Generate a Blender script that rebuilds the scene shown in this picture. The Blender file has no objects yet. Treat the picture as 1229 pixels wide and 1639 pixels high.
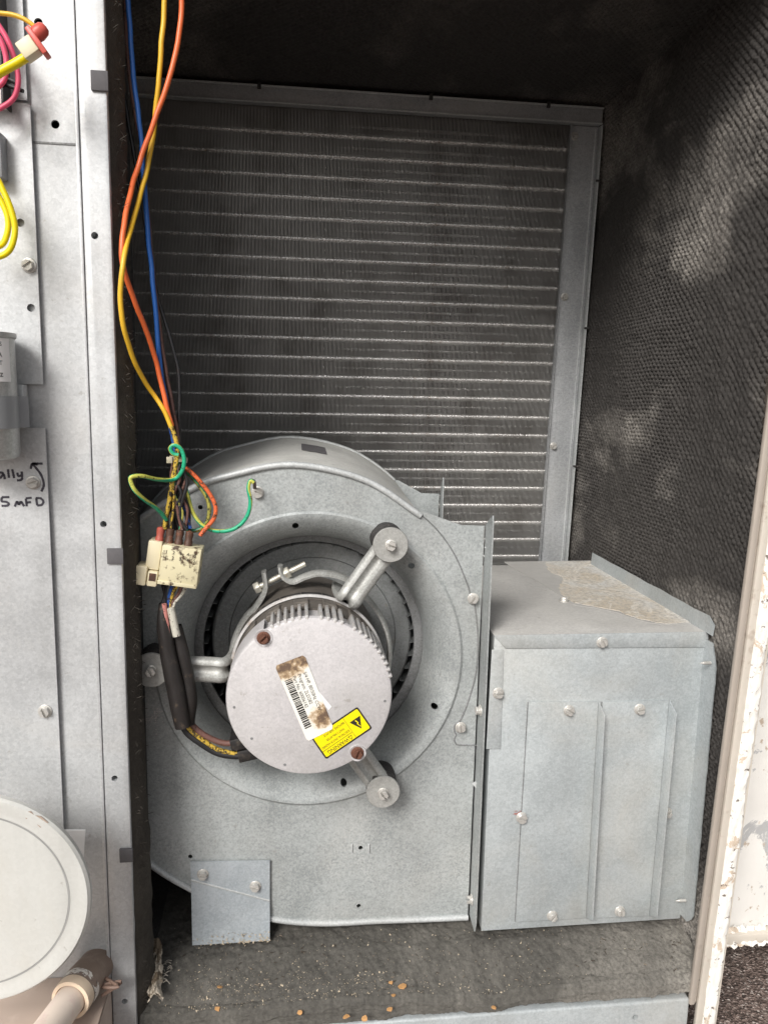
import bpy, bmesh, math, random
from mathutils import Vector, Matrix, noise
random.seed(7)
R = math.radians
S = bpy.context.scene
COL = S.collection

# ---------------------------------------------------------------- camera, sky, sun, exposure
AX = Vector((0.99297647, 0.00244275, 0.11828675))     # world axes seen from the camera (right, down, forward)
AY = Vector((-0.11647194, -0.15545793, 0.98095215))
AZ = Vector((0.02078483, -0.98783949, -0.15408155))
CAM = Vector((0, -0.62, 0)); FPX = 1238.0
cd = bpy.data.cameras.new('camera'); cam = bpy.data.objects.new('camera', cd); COL.objects.link(cam)
rx = Vector((AX.x, AY.x, AZ.x)); dn = Vector((AX.y, AY.y, AZ.y)); fw = Vector((AX.z, AY.z, AZ.z))
m3 = Matrix((rx, -dn, -fw)).transposed()
cam.matrix_world = Matrix.Translation(CAM) @ m3.to_4x4()
cd.sensor_fit = 'VERTICAL'; cd.sensor_height = 36.0; cd.lens = FPX / 1639 * 36.0
cd.clip_start = 0.01; cd.clip_end = 500
S.camera = cam

SUN_EL, SUN_AZ = R(36), R(-30)      # azimuth measured from -Y (behind the camera) towards -X when negative
w = bpy.data.worlds.new('World'); S.world = w; w.use_nodes = True
nt = w.node_tree; bg = nt.nodes['Background']
sky = nt.nodes.new('ShaderNodeTexSky'); sky.sky_type = 'NISHITA'; sky.sun_disc = False
sky.sun_elevation = SUN_EL; sky.air_density = 1.0; sky.dust_density = 4.0; sky.ozone_density = 1.0
hs = nt.nodes.new('ShaderNodeHueSaturation'); hs.inputs['Saturation'].default_value = 0.28
nt.links.new(sky.outputs[0], hs.inputs['Color']); nt.links.new(hs.outputs[0], bg.inputs['Color'])
bg.inputs['Strength'].default_value = 0.075
sd = bpy.data.lights.new('sun', 'SUN'); sd.energy = 2.0; sd.angle = R(20); sd.color = (1, .97, .93)
so = bpy.data.objects.new('sun', sd); COL.objects.link(so)
sdir = Vector((math.sin(SUN_AZ) * math.cos(SUN_EL), -math.cos(SUN_AZ) * math.cos(SUN_EL), math.sin(SUN_EL)))  # towards the sun
so.rotation_euler = sdir.to_track_quat('Z', 'Y').to_euler()
sky.sun_rotation = math.atan2(sdir.x, sdir.y)
vs = S.view_settings
S.display_settings.display_device = 'sRGB'
vs.view_transform = 'Standard'; vs.look = 'None'; vs.gamma = 1.0; vs.exposure = 0.58
S.cycles.max_bounces = 8; S.cycles.diffuse_bounces = 5

# ---------------------------------------------------------------- helpers
def P(px, py, Y=None, X=None, Z=None):
    d = Vector((px - 614.5, py - 819.5, FPX))
    r = Vector((AX.dot(d), AY.dot(d), AZ.dot(d)))
    if Y is not None: t = (Y - CAM.y) / r.y
    elif X is not None: t = (X - CAM.x) / r.x
    else: t = (Z - CAM.z) / r.z
    return CAM + r * t

def crv(pts, n=6):
    pts = [Vector(p) for p in pts]
    if len(pts) < 3: return pts
    out = []; q = [2 * pts[0] - pts[1]] + pts + [2 * pts[-1] - pts[-2]]
    for i in range(1, len(q) - 2):
        a, b, c, d = q[i - 1:i + 3]
        for k in range(n):
            t = k / n
            out.append(.5 * ((2 * b) + (c - a) * t + (2 * a - 5 * b + 4 * c - d) * t * t + (3 * b - a - 3 * c + d) * t ** 3))
    out.append(pts[-1]); return out

class MB:
    def __init__(s): s.v = []; s.f = []; s.uv = {}
    def add(s, vs, fs, uvs=None):
        o = len(s.v); s.v += [Vector(v) for v in vs]
        for i, f in enumerate(fs):
            if uvs: s.uv[len(s.f)] = uvs[i]
            s.f.append([o + k for k in f])
        return s
    def hexa(s, p): return s.add(p, [(0, 3, 2, 1), (4, 5, 6, 7), (0, 1, 5, 4), (1, 2, 6, 5), (2, 3, 7, 6), (3, 0, 4, 7)])
    def box(s, x0, x1, y0, y1, z0, z1, M=None):
        p = [Vector(c) for c in ((x0, y0, z0), (x1, y0, z0), (x1, y1, z0), (x0, y1, z0), (x0, y0, z1), (x1, y0, z1), (x1, y1, z1), (x0, y1, z1))]
        return s.hexa([M @ c for c in p] if M else p)
    def prism(s, xz, y0, y1):       # outline in X,Z (counter-clockwise seen from -Y) extruded along Y
        n = len(xz); v = [(x, y0, z) for x, z in xz] + [(x, y1, z) for x, z in xz]
        return s.add(v, [list(range(n)), list(range(2 * n - 1, n - 1, -1))] + [(i, i + n, (i + 1) % n + n, (i + 1) % n) for i in range(n)])
    def slab(s, pts, off):          # polygon of points thickened by an offset vector
        n = len(pts); off = Vector(off); v = [Vector(p) for p in pts] + [Vector(p) + off for p in pts]
        return s.add(v, [list(range(n)), list(range(2 * n - 1, n - 1, -1))] + [(i, i + n, (i + 1) % n + n, (i + 1) % n) for i in range(n)])
    def lathe(s, prof, c, ax=(0, 1, 0), n=48, closed=False, a0=0, a1=360):
        ax = Vector(ax).normalized(); u = ax.orthogonal().normalized(); w_ = ax.cross(u); c = Vector(c); full = abs(a1 - a0) >= 360
        k = n if full else n + 1; m = len(prof); v = []
        for i in range(k):
            a = R(a0 + (a1 - a0) * i / n); d = u * math.cos(a) + w_ * math.sin(a)
            v += [c + d * r + ax * h for r, h in prof]
        f = []; uvs = []
        for i in range(n):
            j = (i + 1) % k
            for q in range(m if closed else m - 1):
                q2 = (q + 1) % m; f.append((i * m + q, i * m + q2, j * m + q2, j * m + q))
                uvs.append([(i / n, q / m), (i / n, (q + 1) / m), ((i + 1) / n, (q + 1) / m), ((i + 1) / n, q / m)])
        return s.add(v, f, uvs)
    def tube(s, pts, r, n=8, caps=True, twist=0):
        pts = [Vector(p) for p in pts]; m = len(pts); v = []; L = 0; Ls = []
        t = (pts[1] - pts[0]).normalized(); u = t.orthogonal().normalized()
        for i, p in enumerate(pts):
            t2 = (pts[min(i + 1, m - 1)] - pts[max(i - 1, 0)]).normalized()
            u = (u - t2 * u.dot(t2)).normalized(); b = t2.cross(u)
            if i: L += (p - pts[i - 1]).length
            Ls.append(L); rr = r[i] if isinstance(r, (list, tuple)) else r
            for k in range(n):
                a = 2 * math.pi * k / n; v.append(p + (u * math.cos(a) + b * math.sin(a)) * rr)
        f = []; uvs = []
        for i in range(m - 1):
            for k in range(n):
                k2 = (k + 1) % n; f.append((i * n + k, i * n + k2, (i + 1) * n + k2, (i + 1) * n + k))
                uvs.append([(k / n, Ls[i]), ((k + 1) / n, Ls[i]), ((k + 1) / n, Ls[i + 1]), (k / n, Ls[i + 1])])
        if caps:
            f.append(list(range(n - 1, -1, -1))); f.append(list(range((m - 1) * n, m * n)))
            uvs += [[(0, 0)] * n] * 2
        return s.add(v, f, uvs)
    def sweep(s, prof, pts, side):  # closed 2-D profile (a along side, b along normal) along a path
        side = Vector(side).normalized(); n = len(prof); v = []; m = len(pts)
        for i, p in enumerate(pts):
            t = (pts[min(i + 1, m - 1)] - pts[max(i - 1, 0)]).normalized(); nn = side.cross(t).normalized()
            v += [Vector(p) + side * a + nn * b for a, b in prof]
        f = [(i * n + k, i * n + (k + 1) % n, (i + 1) * n + (k + 1) % n, (i + 1) * n + k) for i in range(m - 1) for k in range(n)]
        f += [list(range(n - 1, -1, -1)), list(range((m - 1) * n, m * n))]
        return s.add(v, f)
    def grid(s, fn, nu, nv):        # fn(u,v in 0..1) -> (point, uv)
        v = []; q = []
        for j in range(nv + 1):
            for i in range(nu + 1):
                p, t = fn(i / nu, j / nv); v.append(p); q.append(t)
        f = [(j * (nu + 1) + i, j * (nu + 1) + i + 1, (j + 1) * (nu + 1) + i + 1, (j + 1) * (nu + 1) + i) for j in range(nv) for i in range(nu)]
        return s.add(v, f, [[q[k] for k in ff] for ff in f])
    def mesh(s, name, mat, base=Vector(), smooth=35, bevel=0, seg=2, fix=True):
        me = bpy.data.meshes.new(name)
        me.from_pydata([tuple(v - base) for v in s.v], [], s.f)
        if s.uv:
            ul = me.uv_layers.new(name='uv')
            for p in me.polygons:
                t = s.uv.get(p.index)
                if t:
                    for li, c in zip(p.loop_indices, t): ul.data[li].uv = c
        if fix or bevel:
            bm = bmesh.new(); bm.from_mesh(me)
            if bevel:
                bmesh.ops.remove_doubles(bm, verts=bm.verts, dist=1e-6)
                es = [e for e in bm.edges if len(e.link_faces) == 2 and e.calc_face_angle(0) > R(30)]
                bmesh.ops.bevel(bm, geom=es, offset=bevel, segments=seg, affect='EDGES', profile=.5)
            bmesh.ops.recalc_face_normals(bm, faces=bm.faces); bm.to_mesh(me); bm.free()
        me.materials.append(mat)
        me.polygons.foreach_set('use_smooth', [True] * len(me.polygons)); me.set_sharp_from_angle(angle=R(smooth))
        return me

BASE = {}
def root_base(p):
    while p and p.parent: p = p.parent
    return BASE.get(p.name, Vector()) if p else Vector()
def link(name, me, parent=None, **k):
    o = bpy.data.objects.new(name, me); COL.objects.link(o); o.parent = parent
    for a, b in k.items(): o[a] = b
    return o
def part(name, mb, mat, parent, **k):
    opt = {q: k.pop(q) for q in ('smooth', 'bevel', 'seg', 'fix') if q in k}
    return link(name, mb.mesh(name, mat, root_base(parent), **opt), parent, **k)
def thing(name, label, cat, loc, group=None):
    o = bpy.data.objects.new(name, None); COL.objects.link(o); o.location = loc; o.empty_display_size = .02
    o['label'] = label; o['category'] = cat
    if group: o['group'] = group
    BASE[o.name] = Vector(loc); return o
def solo(name, mb, mat, label, cat, group=None, **k):   # a thing that is one mesh, origin at its middle
    c = sum(mb.v, Vector()) / len(mb.v)
    opt = {q: k.pop(q) for q in ('smooth', 'bevel', 'seg', 'fix') if q in k}
    o = link(name, mb.mesh(name, mat, c, **opt), None, label=label, category=cat, **k); o.location = c
    if group: o['group'] = group
    BASE[o.name] = c; return o
def cut(o, holes, base=None, n=20, d=.012):
    base = root_base(o) if base is None else base
    m = MB()
    for p, nrm, r in holes: m.lathe([(0, -d), (r, -d), (r, d), (0, d)], p, nrm, n)
    me = m.mesh('cutter', o.data.materials[0], base); bm = bmesh.new(); bm.from_mesh(me)
    bmesh.ops.remove_doubles(bm, verts=bm.verts, dist=1e-7); bmesh.ops.recalc_face_normals(bm, faces=bm.faces); bm.to_mesh(me); bm.free()
    c = bpy.data.objects.new('cutter', me); COL.objects.link(c); c.parent = o.parent
    md = o.modifiers.new('b', 'BOOLEAN'); md.operation = 'DIFFERENCE'; md.solver = 'EXACT'; md.object = c
    bpy.context.view_layer.update()
    new = bpy.data.meshes.new_from_object(o.evaluated_get(bpy.context.evaluated_depsgraph_get()))
    o.modifiers.clear(); new.name = o.name; o.data = new
    bpy.data.objects.remove(c); new.set_sharp_from_angle(angle=R(35))

# ---------------------------------------------------------------- materials
class NT:
    def __init__(s, name):
        s.m = bpy.data.materials.new(name); s.m.use_nodes = True; s.t = s.m.node_tree
        s.b = s.t.nodes['Principled BSDF']; s.tc = s.t.nodes.new('ShaderNodeTexCoord')
    def n(s, typ, **k):
        o = s.t.nodes.new(typ)
        for a, b in k.items(): setattr(o, a, b)
        return o
    def l(s, a, b): s.t.links.new(a, b)
    def noise(s, scale, detail=4, rough=.55, dist=0, src='Object', stretch=None):
        o = s.n('ShaderNodeTexNoise'); o.inputs['Scale'].default_value = scale; o.inputs['Detail'].default_value = detail
        o.inputs['Roughness'].default_value = rough; o.inputs['Distortion'].default_value = dist
        v = s.tc.outputs[src]
        if stretch:
            mp = s.n('ShaderNodeMapping'); mp.inputs['Scale'].default_value = stretch; s.l(v, mp.inputs['Vector']); v = mp.outputs[0]
        s.l(v, o.inputs['Vector']); return o.outputs['Fac']
    def ramp(s, fac, stops):
        o = s.n('ShaderNodeValToRGB'); e = o.color_ramp.elements
        while len(e) < len(stops): e.new(.5)
        for q, (p, c) in zip(e, stops):
            q.position = p; q.color = (*c, 1) if isinstance(c, (tuple, list)) else (c, c, c, 1)
        s.l(fac, o.inputs['Fac']); return o.outputs['Color']
    def mix(s, fac, a, b, mode='MIX'):
        o = s.n('ShaderNodeMix', data_type='RGBA', blend_type=mode)
        for v, i in ((fac, 0), (a, 6), (b, 7)):
            if isinstance(v, (int, float)): o.inputs[i].default_value = v if i == 0 else (v, v, v, 1)
            elif isinstance(v, tuple): o.inputs[i].default_value = (*v, 1)
            else: s.l(v, o.inputs[i])
        return o.outputs[2]
    def math(s, op, a, b=0):
        o = s.n('ShaderNodeMath', operation=op)
        for v, i in ((a, 0), (b, 1)):
            if isinstance(v, (int, float)): o.inputs[i].default_value = v
            else: s.l(v, o.inputs[i])
        return o.outputs[0]
    def bump(s, h, strength, dist=.001):
        o = s.n('ShaderNodeBump'); o.inputs['Strength'].default_value = strength; o.inputs['Distance'].default_value = dist
        s.l(h, o.inputs['Height']); s.l(o.outputs[0], s.b.inputs['Normal'])
    def out(s, col=None, rough=.5, metal=0, spec=None):
        if col is not None:
            if isinstance(col, tuple): s.b.inputs['Base Color'].default_value = (*col, 1)
            else: s.l(col, s.b.inputs['Base Color'])
        if isinstance(rough, (int, float)): s.b.inputs['Roughness'].default_value = rough
        else: s.l(rough, s.b.inputs['Roughness'])
        s.b.inputs['Metallic'].default_value = metal
        if spec is not None: s.b.inputs['Specular IOR Level'].default_value = spec
        return s.m

def plain(name, col, rough=.5, metal=0, var=.18, scale=60, bump=.1, dirt=None, dirtmask=(.55, .7), dscale=90):
    s = NT(name)
    c = s.mix(s.noise(scale, 5), tuple(x * (1 - var) for x in col), tuple(min(1, x * (1 + var)) for x in col))
    if dirt: c = s.mix(s.ramp(s.noise(dscale, 5, .65), [(dirtmask[0], 0.), (dirtmask[1], 1.)]), c, dirt)
    if bump: s.bump(s.noise(scale * 6, 4), bump)
    return s.out(c, rough, metal)
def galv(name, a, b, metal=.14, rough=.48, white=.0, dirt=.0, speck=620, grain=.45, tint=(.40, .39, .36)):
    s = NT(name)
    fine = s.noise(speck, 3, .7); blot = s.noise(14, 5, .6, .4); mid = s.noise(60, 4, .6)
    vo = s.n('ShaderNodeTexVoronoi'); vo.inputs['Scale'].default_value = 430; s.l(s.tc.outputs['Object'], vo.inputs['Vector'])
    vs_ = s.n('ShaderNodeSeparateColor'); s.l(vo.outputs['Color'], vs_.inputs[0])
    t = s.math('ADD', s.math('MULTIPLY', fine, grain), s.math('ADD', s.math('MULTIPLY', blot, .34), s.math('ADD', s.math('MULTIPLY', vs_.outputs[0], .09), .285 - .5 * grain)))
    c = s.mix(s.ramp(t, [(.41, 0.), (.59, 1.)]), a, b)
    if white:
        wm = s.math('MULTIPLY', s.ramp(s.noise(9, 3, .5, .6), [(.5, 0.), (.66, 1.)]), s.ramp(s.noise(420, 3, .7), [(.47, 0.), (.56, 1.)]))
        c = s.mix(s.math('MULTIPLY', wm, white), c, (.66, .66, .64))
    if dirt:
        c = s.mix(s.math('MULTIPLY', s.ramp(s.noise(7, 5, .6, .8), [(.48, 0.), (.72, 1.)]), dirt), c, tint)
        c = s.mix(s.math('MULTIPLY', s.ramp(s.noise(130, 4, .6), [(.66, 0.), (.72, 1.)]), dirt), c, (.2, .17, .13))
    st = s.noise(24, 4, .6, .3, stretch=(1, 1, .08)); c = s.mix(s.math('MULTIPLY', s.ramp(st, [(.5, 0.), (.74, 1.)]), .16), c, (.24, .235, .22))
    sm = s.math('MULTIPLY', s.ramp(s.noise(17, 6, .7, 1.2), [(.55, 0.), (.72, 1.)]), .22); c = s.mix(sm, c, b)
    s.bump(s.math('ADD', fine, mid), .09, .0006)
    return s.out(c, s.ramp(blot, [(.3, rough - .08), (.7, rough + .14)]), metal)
def wire(name, col, stripe=None, dirt=0.0):
    s = NT(name); c = col
    if stripe:
        sx = s.n('ShaderNodeSeparateXYZ'); s.l(s.tc.outputs['UV'], sx.inputs[0])
        f = s.math('ADD', sx.outputs[0], s.math('MULTIPLY', sx.outputs[1], 9.0))
        c = s.mix(s.math('LESS_THAN', s.math('FRACT', f), .42), col, stripe)
    c = s.mix(s.math('MULTIPLY', s.noise(160, 4), .25), c, tuple(x * .55 for x in col))
    if dirt: c = s.mix(s.ramp(s.noise(330, 4, .7), [(.6 - dirt * .2, 0.), (.66 - dirt * .2, 1.)]), c, (.035, .024, .016))
    return s.out(c, .38, 0)

M = {}
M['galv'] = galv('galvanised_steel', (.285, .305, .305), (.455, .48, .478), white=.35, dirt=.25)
M['galv_rim'] = galv('rolled_steel', (.42, .44, .44), (.60, .62, .62), white=.3, dirt=.3)
M['galv_box'] = galv('galvanised_box', (.345, .375, .385), (.49, .525, .535), white=.15, dirt=.3, grain=.35, tint=(.46, .41, .33))
M['galv_top'] = galv('dusty_steel', (.42, .41, .395), (.56, .55, .525), white=.15, dirt=.4, metal=.05, rough=.6, grain=.25)
M['galv_panel'] = galv('pale_galvanised', (.45, .462, .47), (.61, .622, .63), white=.3, dirt=.3, metal=.25, rough=.4, grain=.25, tint=(.55, .51, .46))
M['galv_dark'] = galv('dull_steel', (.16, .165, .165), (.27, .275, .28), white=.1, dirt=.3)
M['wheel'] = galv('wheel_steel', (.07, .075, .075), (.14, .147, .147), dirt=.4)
M['frame'] = galv('coil_frame_steel', (.30, .31, .32), (.46, .47, .48), dirt=.3)
M['screw'] = plain('zinc_screw', (.60, .585, .55), .3, .4, .2, 300, .1, (.25, .12, .06), (.66, .8), 220)
M['rust_screw'] = plain('rusty_screw', (.16, .07, .045), .6, .3, .4, 400, .4)
M['bolt'] = plain('zinc_bolt', (.55, .53, .46), .4, .5, .25, 200, .2, (.3, .22, .14))
M['motor_face'] = galv('cast_aluminium_face', (.50, .485, .49), (.63, .61, .615), metal=.1, rough=.5, dirt=.35, grain=.35, white=.2)
M['motor_fin'] = plain('cast_aluminium_fin', (.55, .54, .53), .5, .3, .25, 200, .2, (.32, .22, .15), (.52, .7), 60)
M['motor_shell'] = plain('dusty_motor_shell', (.13, .115, .10), .6, .2, .4, 80, .3, (.35, .31, .27), (.55, .75), 40)
M['arm'] = galv('cast_arm_steel', (.36, .36, .34), (.55, .56, .54), white=.3, dirt=.4, metal=.4)
M['washer'] = galv('washer_steel', (.36, .36, .34), (.50, .50, .48), white=.15, dirt=.2, metal=.3)
M['rubber'] = plain('black_rubber', (.03, .028, .027), .7, 0, .4, 200, .3, (.2, .18, .16), (.58, .75), 300)
M['black'] = plain('black_plastic', (.018, .017, .017), .45, 0, .3, 120, .2, (.09, .075, .06), (.55, .75), 90)
M['sleeve'] = plain('black_sleeve', (.022, .019, .018), .42, 0, .4, 150, .4, (.12, .085, .06), (.58, .72), 120)
M['cream'] = plain('cream_nylon', (.66, .60, .40), .45, 0, .12, 50, .1, (.07, .04, .02), (.52, .62), 130)
M['cream_clean'] = plain('cream_plastic', (.74, .66, .46), .45, 0, .1, 50, .1)
M['brown_term'] = plain('brown_terminal', (.09, .045, .03), .5, .1, .4, 200, .3, (.3, .12, .07))
M['red_term'] = plain('red_terminal', (.45, .10, .07), .5, .0, .3, 200, .2, (.15, .08, .05))
M['red_plastic'] = plain('red_plastic', (.62, .10, .075), .4, 0, .2, 80, .1)
M['foam'] = plain('grey_foam_tape', (.12, .115, .12), .9, 0, .15, 300, .4)
M['ink'] = plain('marker_ink', (.05, .045, .06), .6, 0, .3, 300, 0)
M['print'] = plain('black_print', (.02, .018, .015), .6, 0, .1, 300, 0)
M['yellow_label'] = plain('yellow_label', (.90, .74, .0), .5, 0, .05, 40, 0)
M['gold_wire'] = wire('golden_yellow_wire', (.84, .50, .035))
M['gold_dirty'] = wire('dirty_yellow_wire', (.62, .42, .06), None, .55)
M['orange_wire'] = wire('orange_wire', (.85, .17, .05))
M['orange_dirty'] = wire('dirty_orange_wire', (.75, .15, .05), None, .25)
M['blue_wire'] = wire('blue_wire', (.025, .14, .50)); M['blue_dirty'] = wire('dirty_blue_wire', (.03, .10, .36), None, .4)
M['brown_wire'] = wire('brown_wire', (.17, .085, .07), None, .15)
M['black_wire'] = wire('black_wire', (.02, .02, .022), None, .1)
M['green_wire'] = wire('green_yellow_wire', (.02, .42, .22), (.62, .60, .10), .05)
M['green_dirty'] = wire('dirty_green_wire', (.02, .26, .13), (.40, .36, .07), .5)
M['pink_wire'] = wire('pink_wire', (.80, .10, .20)); M['pale_pink'] = wire('pale_pink_wire', (.62, .25, .22), None, .1)
M['yellow_wire'] = wire('bright_yellow_wire', (.93, .74, .0)); M['white_wire'] = wire('white_wire', (.6, .58, .5), None, .2)
M['disc'] = galv('white_enamel', (.56, .56, .53), (.62, .62, .59), metal=0, rough=.4, dirt=.35, grain=.1, tint=(.52, .47, .38))
M['tan'] = plain('tan_paint', (.42, .37, .32), .5, 0, .12, 25, .12, (.22, .17, .14), (.6, .8), 30)
M['tan_light'] = plain('pale_tan_paint', (.60, .55, .48), .5, 0, .1, 25, .15, (.36, .29, .23), (.58, .75), 60)
M['pan'] = plain('base_pan_paint', (.50, .40, .335), .5, 0, .12, 12, .15, (.62, .52, .45), (.5, .7), 20)
M['pipe'] = plain('painted_pipe', (.24, .175, .135), .55, 0, .2, 40, .3, (.32, .25, .2), (.5, .7), 60)
M['pipe_end'] = plain('bare_pipe_end', (.80, .64, .48), .4, 0, .1, 30, .1)
M['card'] = plain('white_card', (.84, .83, .82), .6, 0, .05, 30, .05)
M['flake'] = plain('orange_flake', (.55, .30, .12), .7, 0, .35, 200, .4)
M['crumb'] = plain('pale_crumbs', (.50, .42, .31), .8, 0, .5, 400, .2)
M['can'] = galv('aluminium_can', (.42, .43, .42), (.56, .57, .56), metal=.5, rough=.35, dirt=.2)
M['grey_strap'] = plain('grey_strap', (.30, .31, .32), .45, .2, .08, 40, .08)
M['fin'] = plain('coil_fin', (.44, .43, .415), .38, .4, .25, 26, .05, (.23, .212, .195), (.5, .75), 18)
M['coil_tube'] = plain('coil_tube', (.93, .90, .86), .24, .9, .25, 150, .35, (.35, .27, .2), (.58, .72), 110)
M['void'] = plain('dark_backing', (.02, .02, .02), .9, 0, .2, 30, 0)

def paper_mat():
    s = NT('stained_paper_label')
    base = s.mix(s.noise(60, 3), (.80, .78, .70), (.88, .87, .82))
    sx = s.n('ShaderNodeSeparateXYZ'); s.l(s.tc.outputs['UV'], sx.inputs[0])
    u, v = sx.outputs[0], sx.outputs[1]
    def blob(cu, cv, ru, rv):
        a = s.math('DIVIDE', s.math('SUBTRACT', u, cu), ru); b = s.math('DIVIDE', s.math('SUBTRACT', v, cv), rv)
        return s.math('SUBTRACT', 1.0, s.math('ADD', s.math('MULTIPLY', a, a), s.math('MULTIPLY', b, b)))
    m = s.math('MAXIMUM', s.math('MAXIMUM', blob(.07, .72, .17, .75), blob(.05, .1, .13, .6)), blob(.8, .12, .17, .55))
    m = s.math('ADD', m, s.math('MULTIPLY', s.math('SUBTRACT', s.noise(160, 5, .7), .5), 2.6))
    c = s.mix(s.ramp(m, [(-.0, 0.), (.7, 1.)]), base, (.62, .44, .25))
    c = s.mix(s.ramp(m, [(.4, 0.), (1., 1.)]), c, (.15, .10, .07))
    return s.out(c, .45)
M['paper'] = paper_mat()
def liner_mat(name, dark, light, weave=True, period=.0065, dust=(.25, .23, .205), amt=.55, lo=.52):
    s = NT(name)
    c = s.mix(s.noise(240, 4, .7), dark, light)
    d1 = s.ramp(s.noise(8, 5, .6, .25, stretch=(.8, .5, .8)), [(lo, 0.), (lo + .26, 1.)])
    c = s.mix(s.math('MULTIPLY', s.math('MULTIPLY', d1, s.ramp(s.noise(330, 3, .7), [(.35, .25), (.62, 1.)])), amt), c, dust)
    fz = s.noise(700, 4, .75); h = s.math('MULTIPLY', fz, .35)
    if weave:
        sx = s.n('ShaderNodeSeparateXYZ'); s.l(s.tc.outputs['UV'], sx.inputs[0]); k = 2 * math.pi / period
        wob = s.math('MULTIPLY', s.noise(40, 2), .004)
        a = s.math('SINE', s.math('MULTIPLY', s.math('ADD', s.math('ADD', sx.outputs[0], sx.outputs[1]), wob), k * .7))
        b = s.math('SINE', s.math('MULTIPLY', s.math('SUBTRACT', sx.outputs[0], s.math('ADD', sx.outputs[1], wob)), k * .7))
        h = s.math('ADD', h, s.math('MULTIPLY', s.math('MAXIMUM', a, b), .5))
    s.bump(h, .9, .0022)
    return s.out(c, .95, 0, .15)
M['liner'] = liner_mat('woven_liner', (.026, .025, .0245), (.095, .09, .086), False, amt=.9, lo=.47)
M['liner_side'] = liner_mat('woven_wall_liner', (.028, .026, .025), (.105, .098, .092), False, dust=(.50, .465, .42), amt=1.0, lo=.47)
M['floor_liner'] = liner_mat('felt_floor_liner', (.024, .023, .021), (.18, .170, .152), False, dust=(.38, .355, .315), amt=.85, lo=.47)
M['edge_liner'] = liner_mat('frayed_liner', (.028, .025, .022), (.10, .09, .077), False, dust=(.2, .18, .15), amt=.6, lo=.5)

def peel_mat(name, paint, under, lo, scale, dark=(.16, .13, .11)):
    s = NT(name)
    n1 = s.noise(scale, 6, .68, .7); c = s.mix(s.ramp(n1, [(lo, 0.), (lo + .03, 1.)]), s.mix(s.noise(30, 4), tuple(x * .93 for x in paint), paint), under)
    c = s.mix(s.ramp(s.noise(scale * 3.2, 5, .7), [(.60, 0.), (.64, 1.)]), c, dark)
    s.bump(s.math('ADD', s.noise(scale * 1.5, 6, .7), n1), .5, .002)
    return s.out(c, .6)
M['peel'] = peel_mat('peeling_white_coating', (.86, .84, .79), (.58, .48, .38), .575, 45)
M['duct'] = peel_mat('smeared_duct_coating', (.84, .82, .78), (.46, .46, .46), .57, 16, (.52, .43, .34))
def gravel_mat():
    s = NT('roof_granules'); vo = s.n('ShaderNodeTexVoronoi'); vo.inputs['Scale'].default_value = 420
    s.l(s.tc.outputs['Object'], vo.inputs['Vector']); sc = s.n('ShaderNodeSeparateColor'); s.l(vo.outputs['Color'], sc.inputs[0])
    c = s.ramp(sc.outputs[0], [(0, (.05, .036, .03)), (.5, (.16, .115, .098)), (.85, (.3, .23, .2)), (1, (.52, .46, .42))])
    c = s.mix(s.ramp(s.noise(4, 4), [(.5, 0.), (.75, .5)]), c, (.25, .23, .2))
    s.bump(vo.outputs['Distance'], .9, .003); return s.out(c, .9)
M['gravel'] = gravel_mat()
def crust_mat():
    s = NT('mineral_crust')
    n1 = s.noise(9, 4, .55, 1.2); wv = s.math('SINE', s.math('MULTIPLY', n1, 46.0))
    c = s.mix(s.ramp(s.noise(11, 5, .62, .8), [(.42, 0.), (.58, 1.)]), (.62, .61, .58), (.58, .51, .41))
    c = s.mix(s.math('MULTIPLY', s.ramp(wv, [(.7, 0.), (1., 1.)]), .55), c, (.78, .75, .69))
    c = s.mix(s.ramp(s.noise(190, 5, .75), [(.46, 0.), (.62, .75)]), c, (.34, .32, .29))
    c = s.mix(s.ramp(s.noise(330, 4, .75), [(.58, 0.), (.66, .8)]), c, (.74, .72, .68))
    s.bump(s.math('ADD', s.math('MULTIPLY', wv, .15), s.noise(260, 6, .75)), .9, .0012); return s.out(c, .75)
M['crust'] = crust_mat()
M['film'] = plain('dried_water_film', (.44, .43, .41), .6, .05, .16, 120, .2)

# ---------------------------------------------------------------- shared screw meshes
def screw_mesh(name, mat, rw=.0056, rh=.0043, h=.0040, slot=.0016, hexa=True):
    m = MB(); m.lathe([(0, 0), (rw, 0), (rw, .0007), (rw * .9, .0011), (0, .0011)], (0, 0, 0), (0, 0, 1), 20)
    n = 6 if hexa else 20; ring = [(rh * math.cos(2 * math.pi * i / n + .5), rh * math.sin(2 * math.pi * i / n + .5)) for i in range(n)]
    m.slab([(x, y, .0010) for x, y in ring], (0, 0, h * .42))
    for sg in (1, -1):              # the two halves left and right of the slot
        hx = []
        for i in range(n):
            a = ring[i]; b = ring[(i + 1) % n]; da = sg * a[0] - slot / 2; db = sg * b[0] - slot / 2
            if da >= 0: hx.append(a)
            if da * db < 0: t = da / (da - db); hx.append((a[0] + (b[0] - a[0]) * t, a[1] + (b[1] - a[1]) * t))
        hx = [(x * .97 + sg * .0001, y * .97) for x, y in hx]
        m.slab([(x, y, .001 + h * .4) for x, y in hx], (0, 0, h * .6))
    return m.mesh(name, mat, bevel=.0002, seg=1)
SCREW = screw_mesh('screw', M['screw']); SCREW_RUST = screw_mesh('rusty_screw', M['rust_screw'])
SCREW_BIG = screw_mesh('slotted_bolt', M['screw'], .0052, .0045, .006, .0016, True)
SCREW_PAN = screw_mesh('pan_screw', M['screw'], .0056, .0048, .0034, .0013, False)
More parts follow.
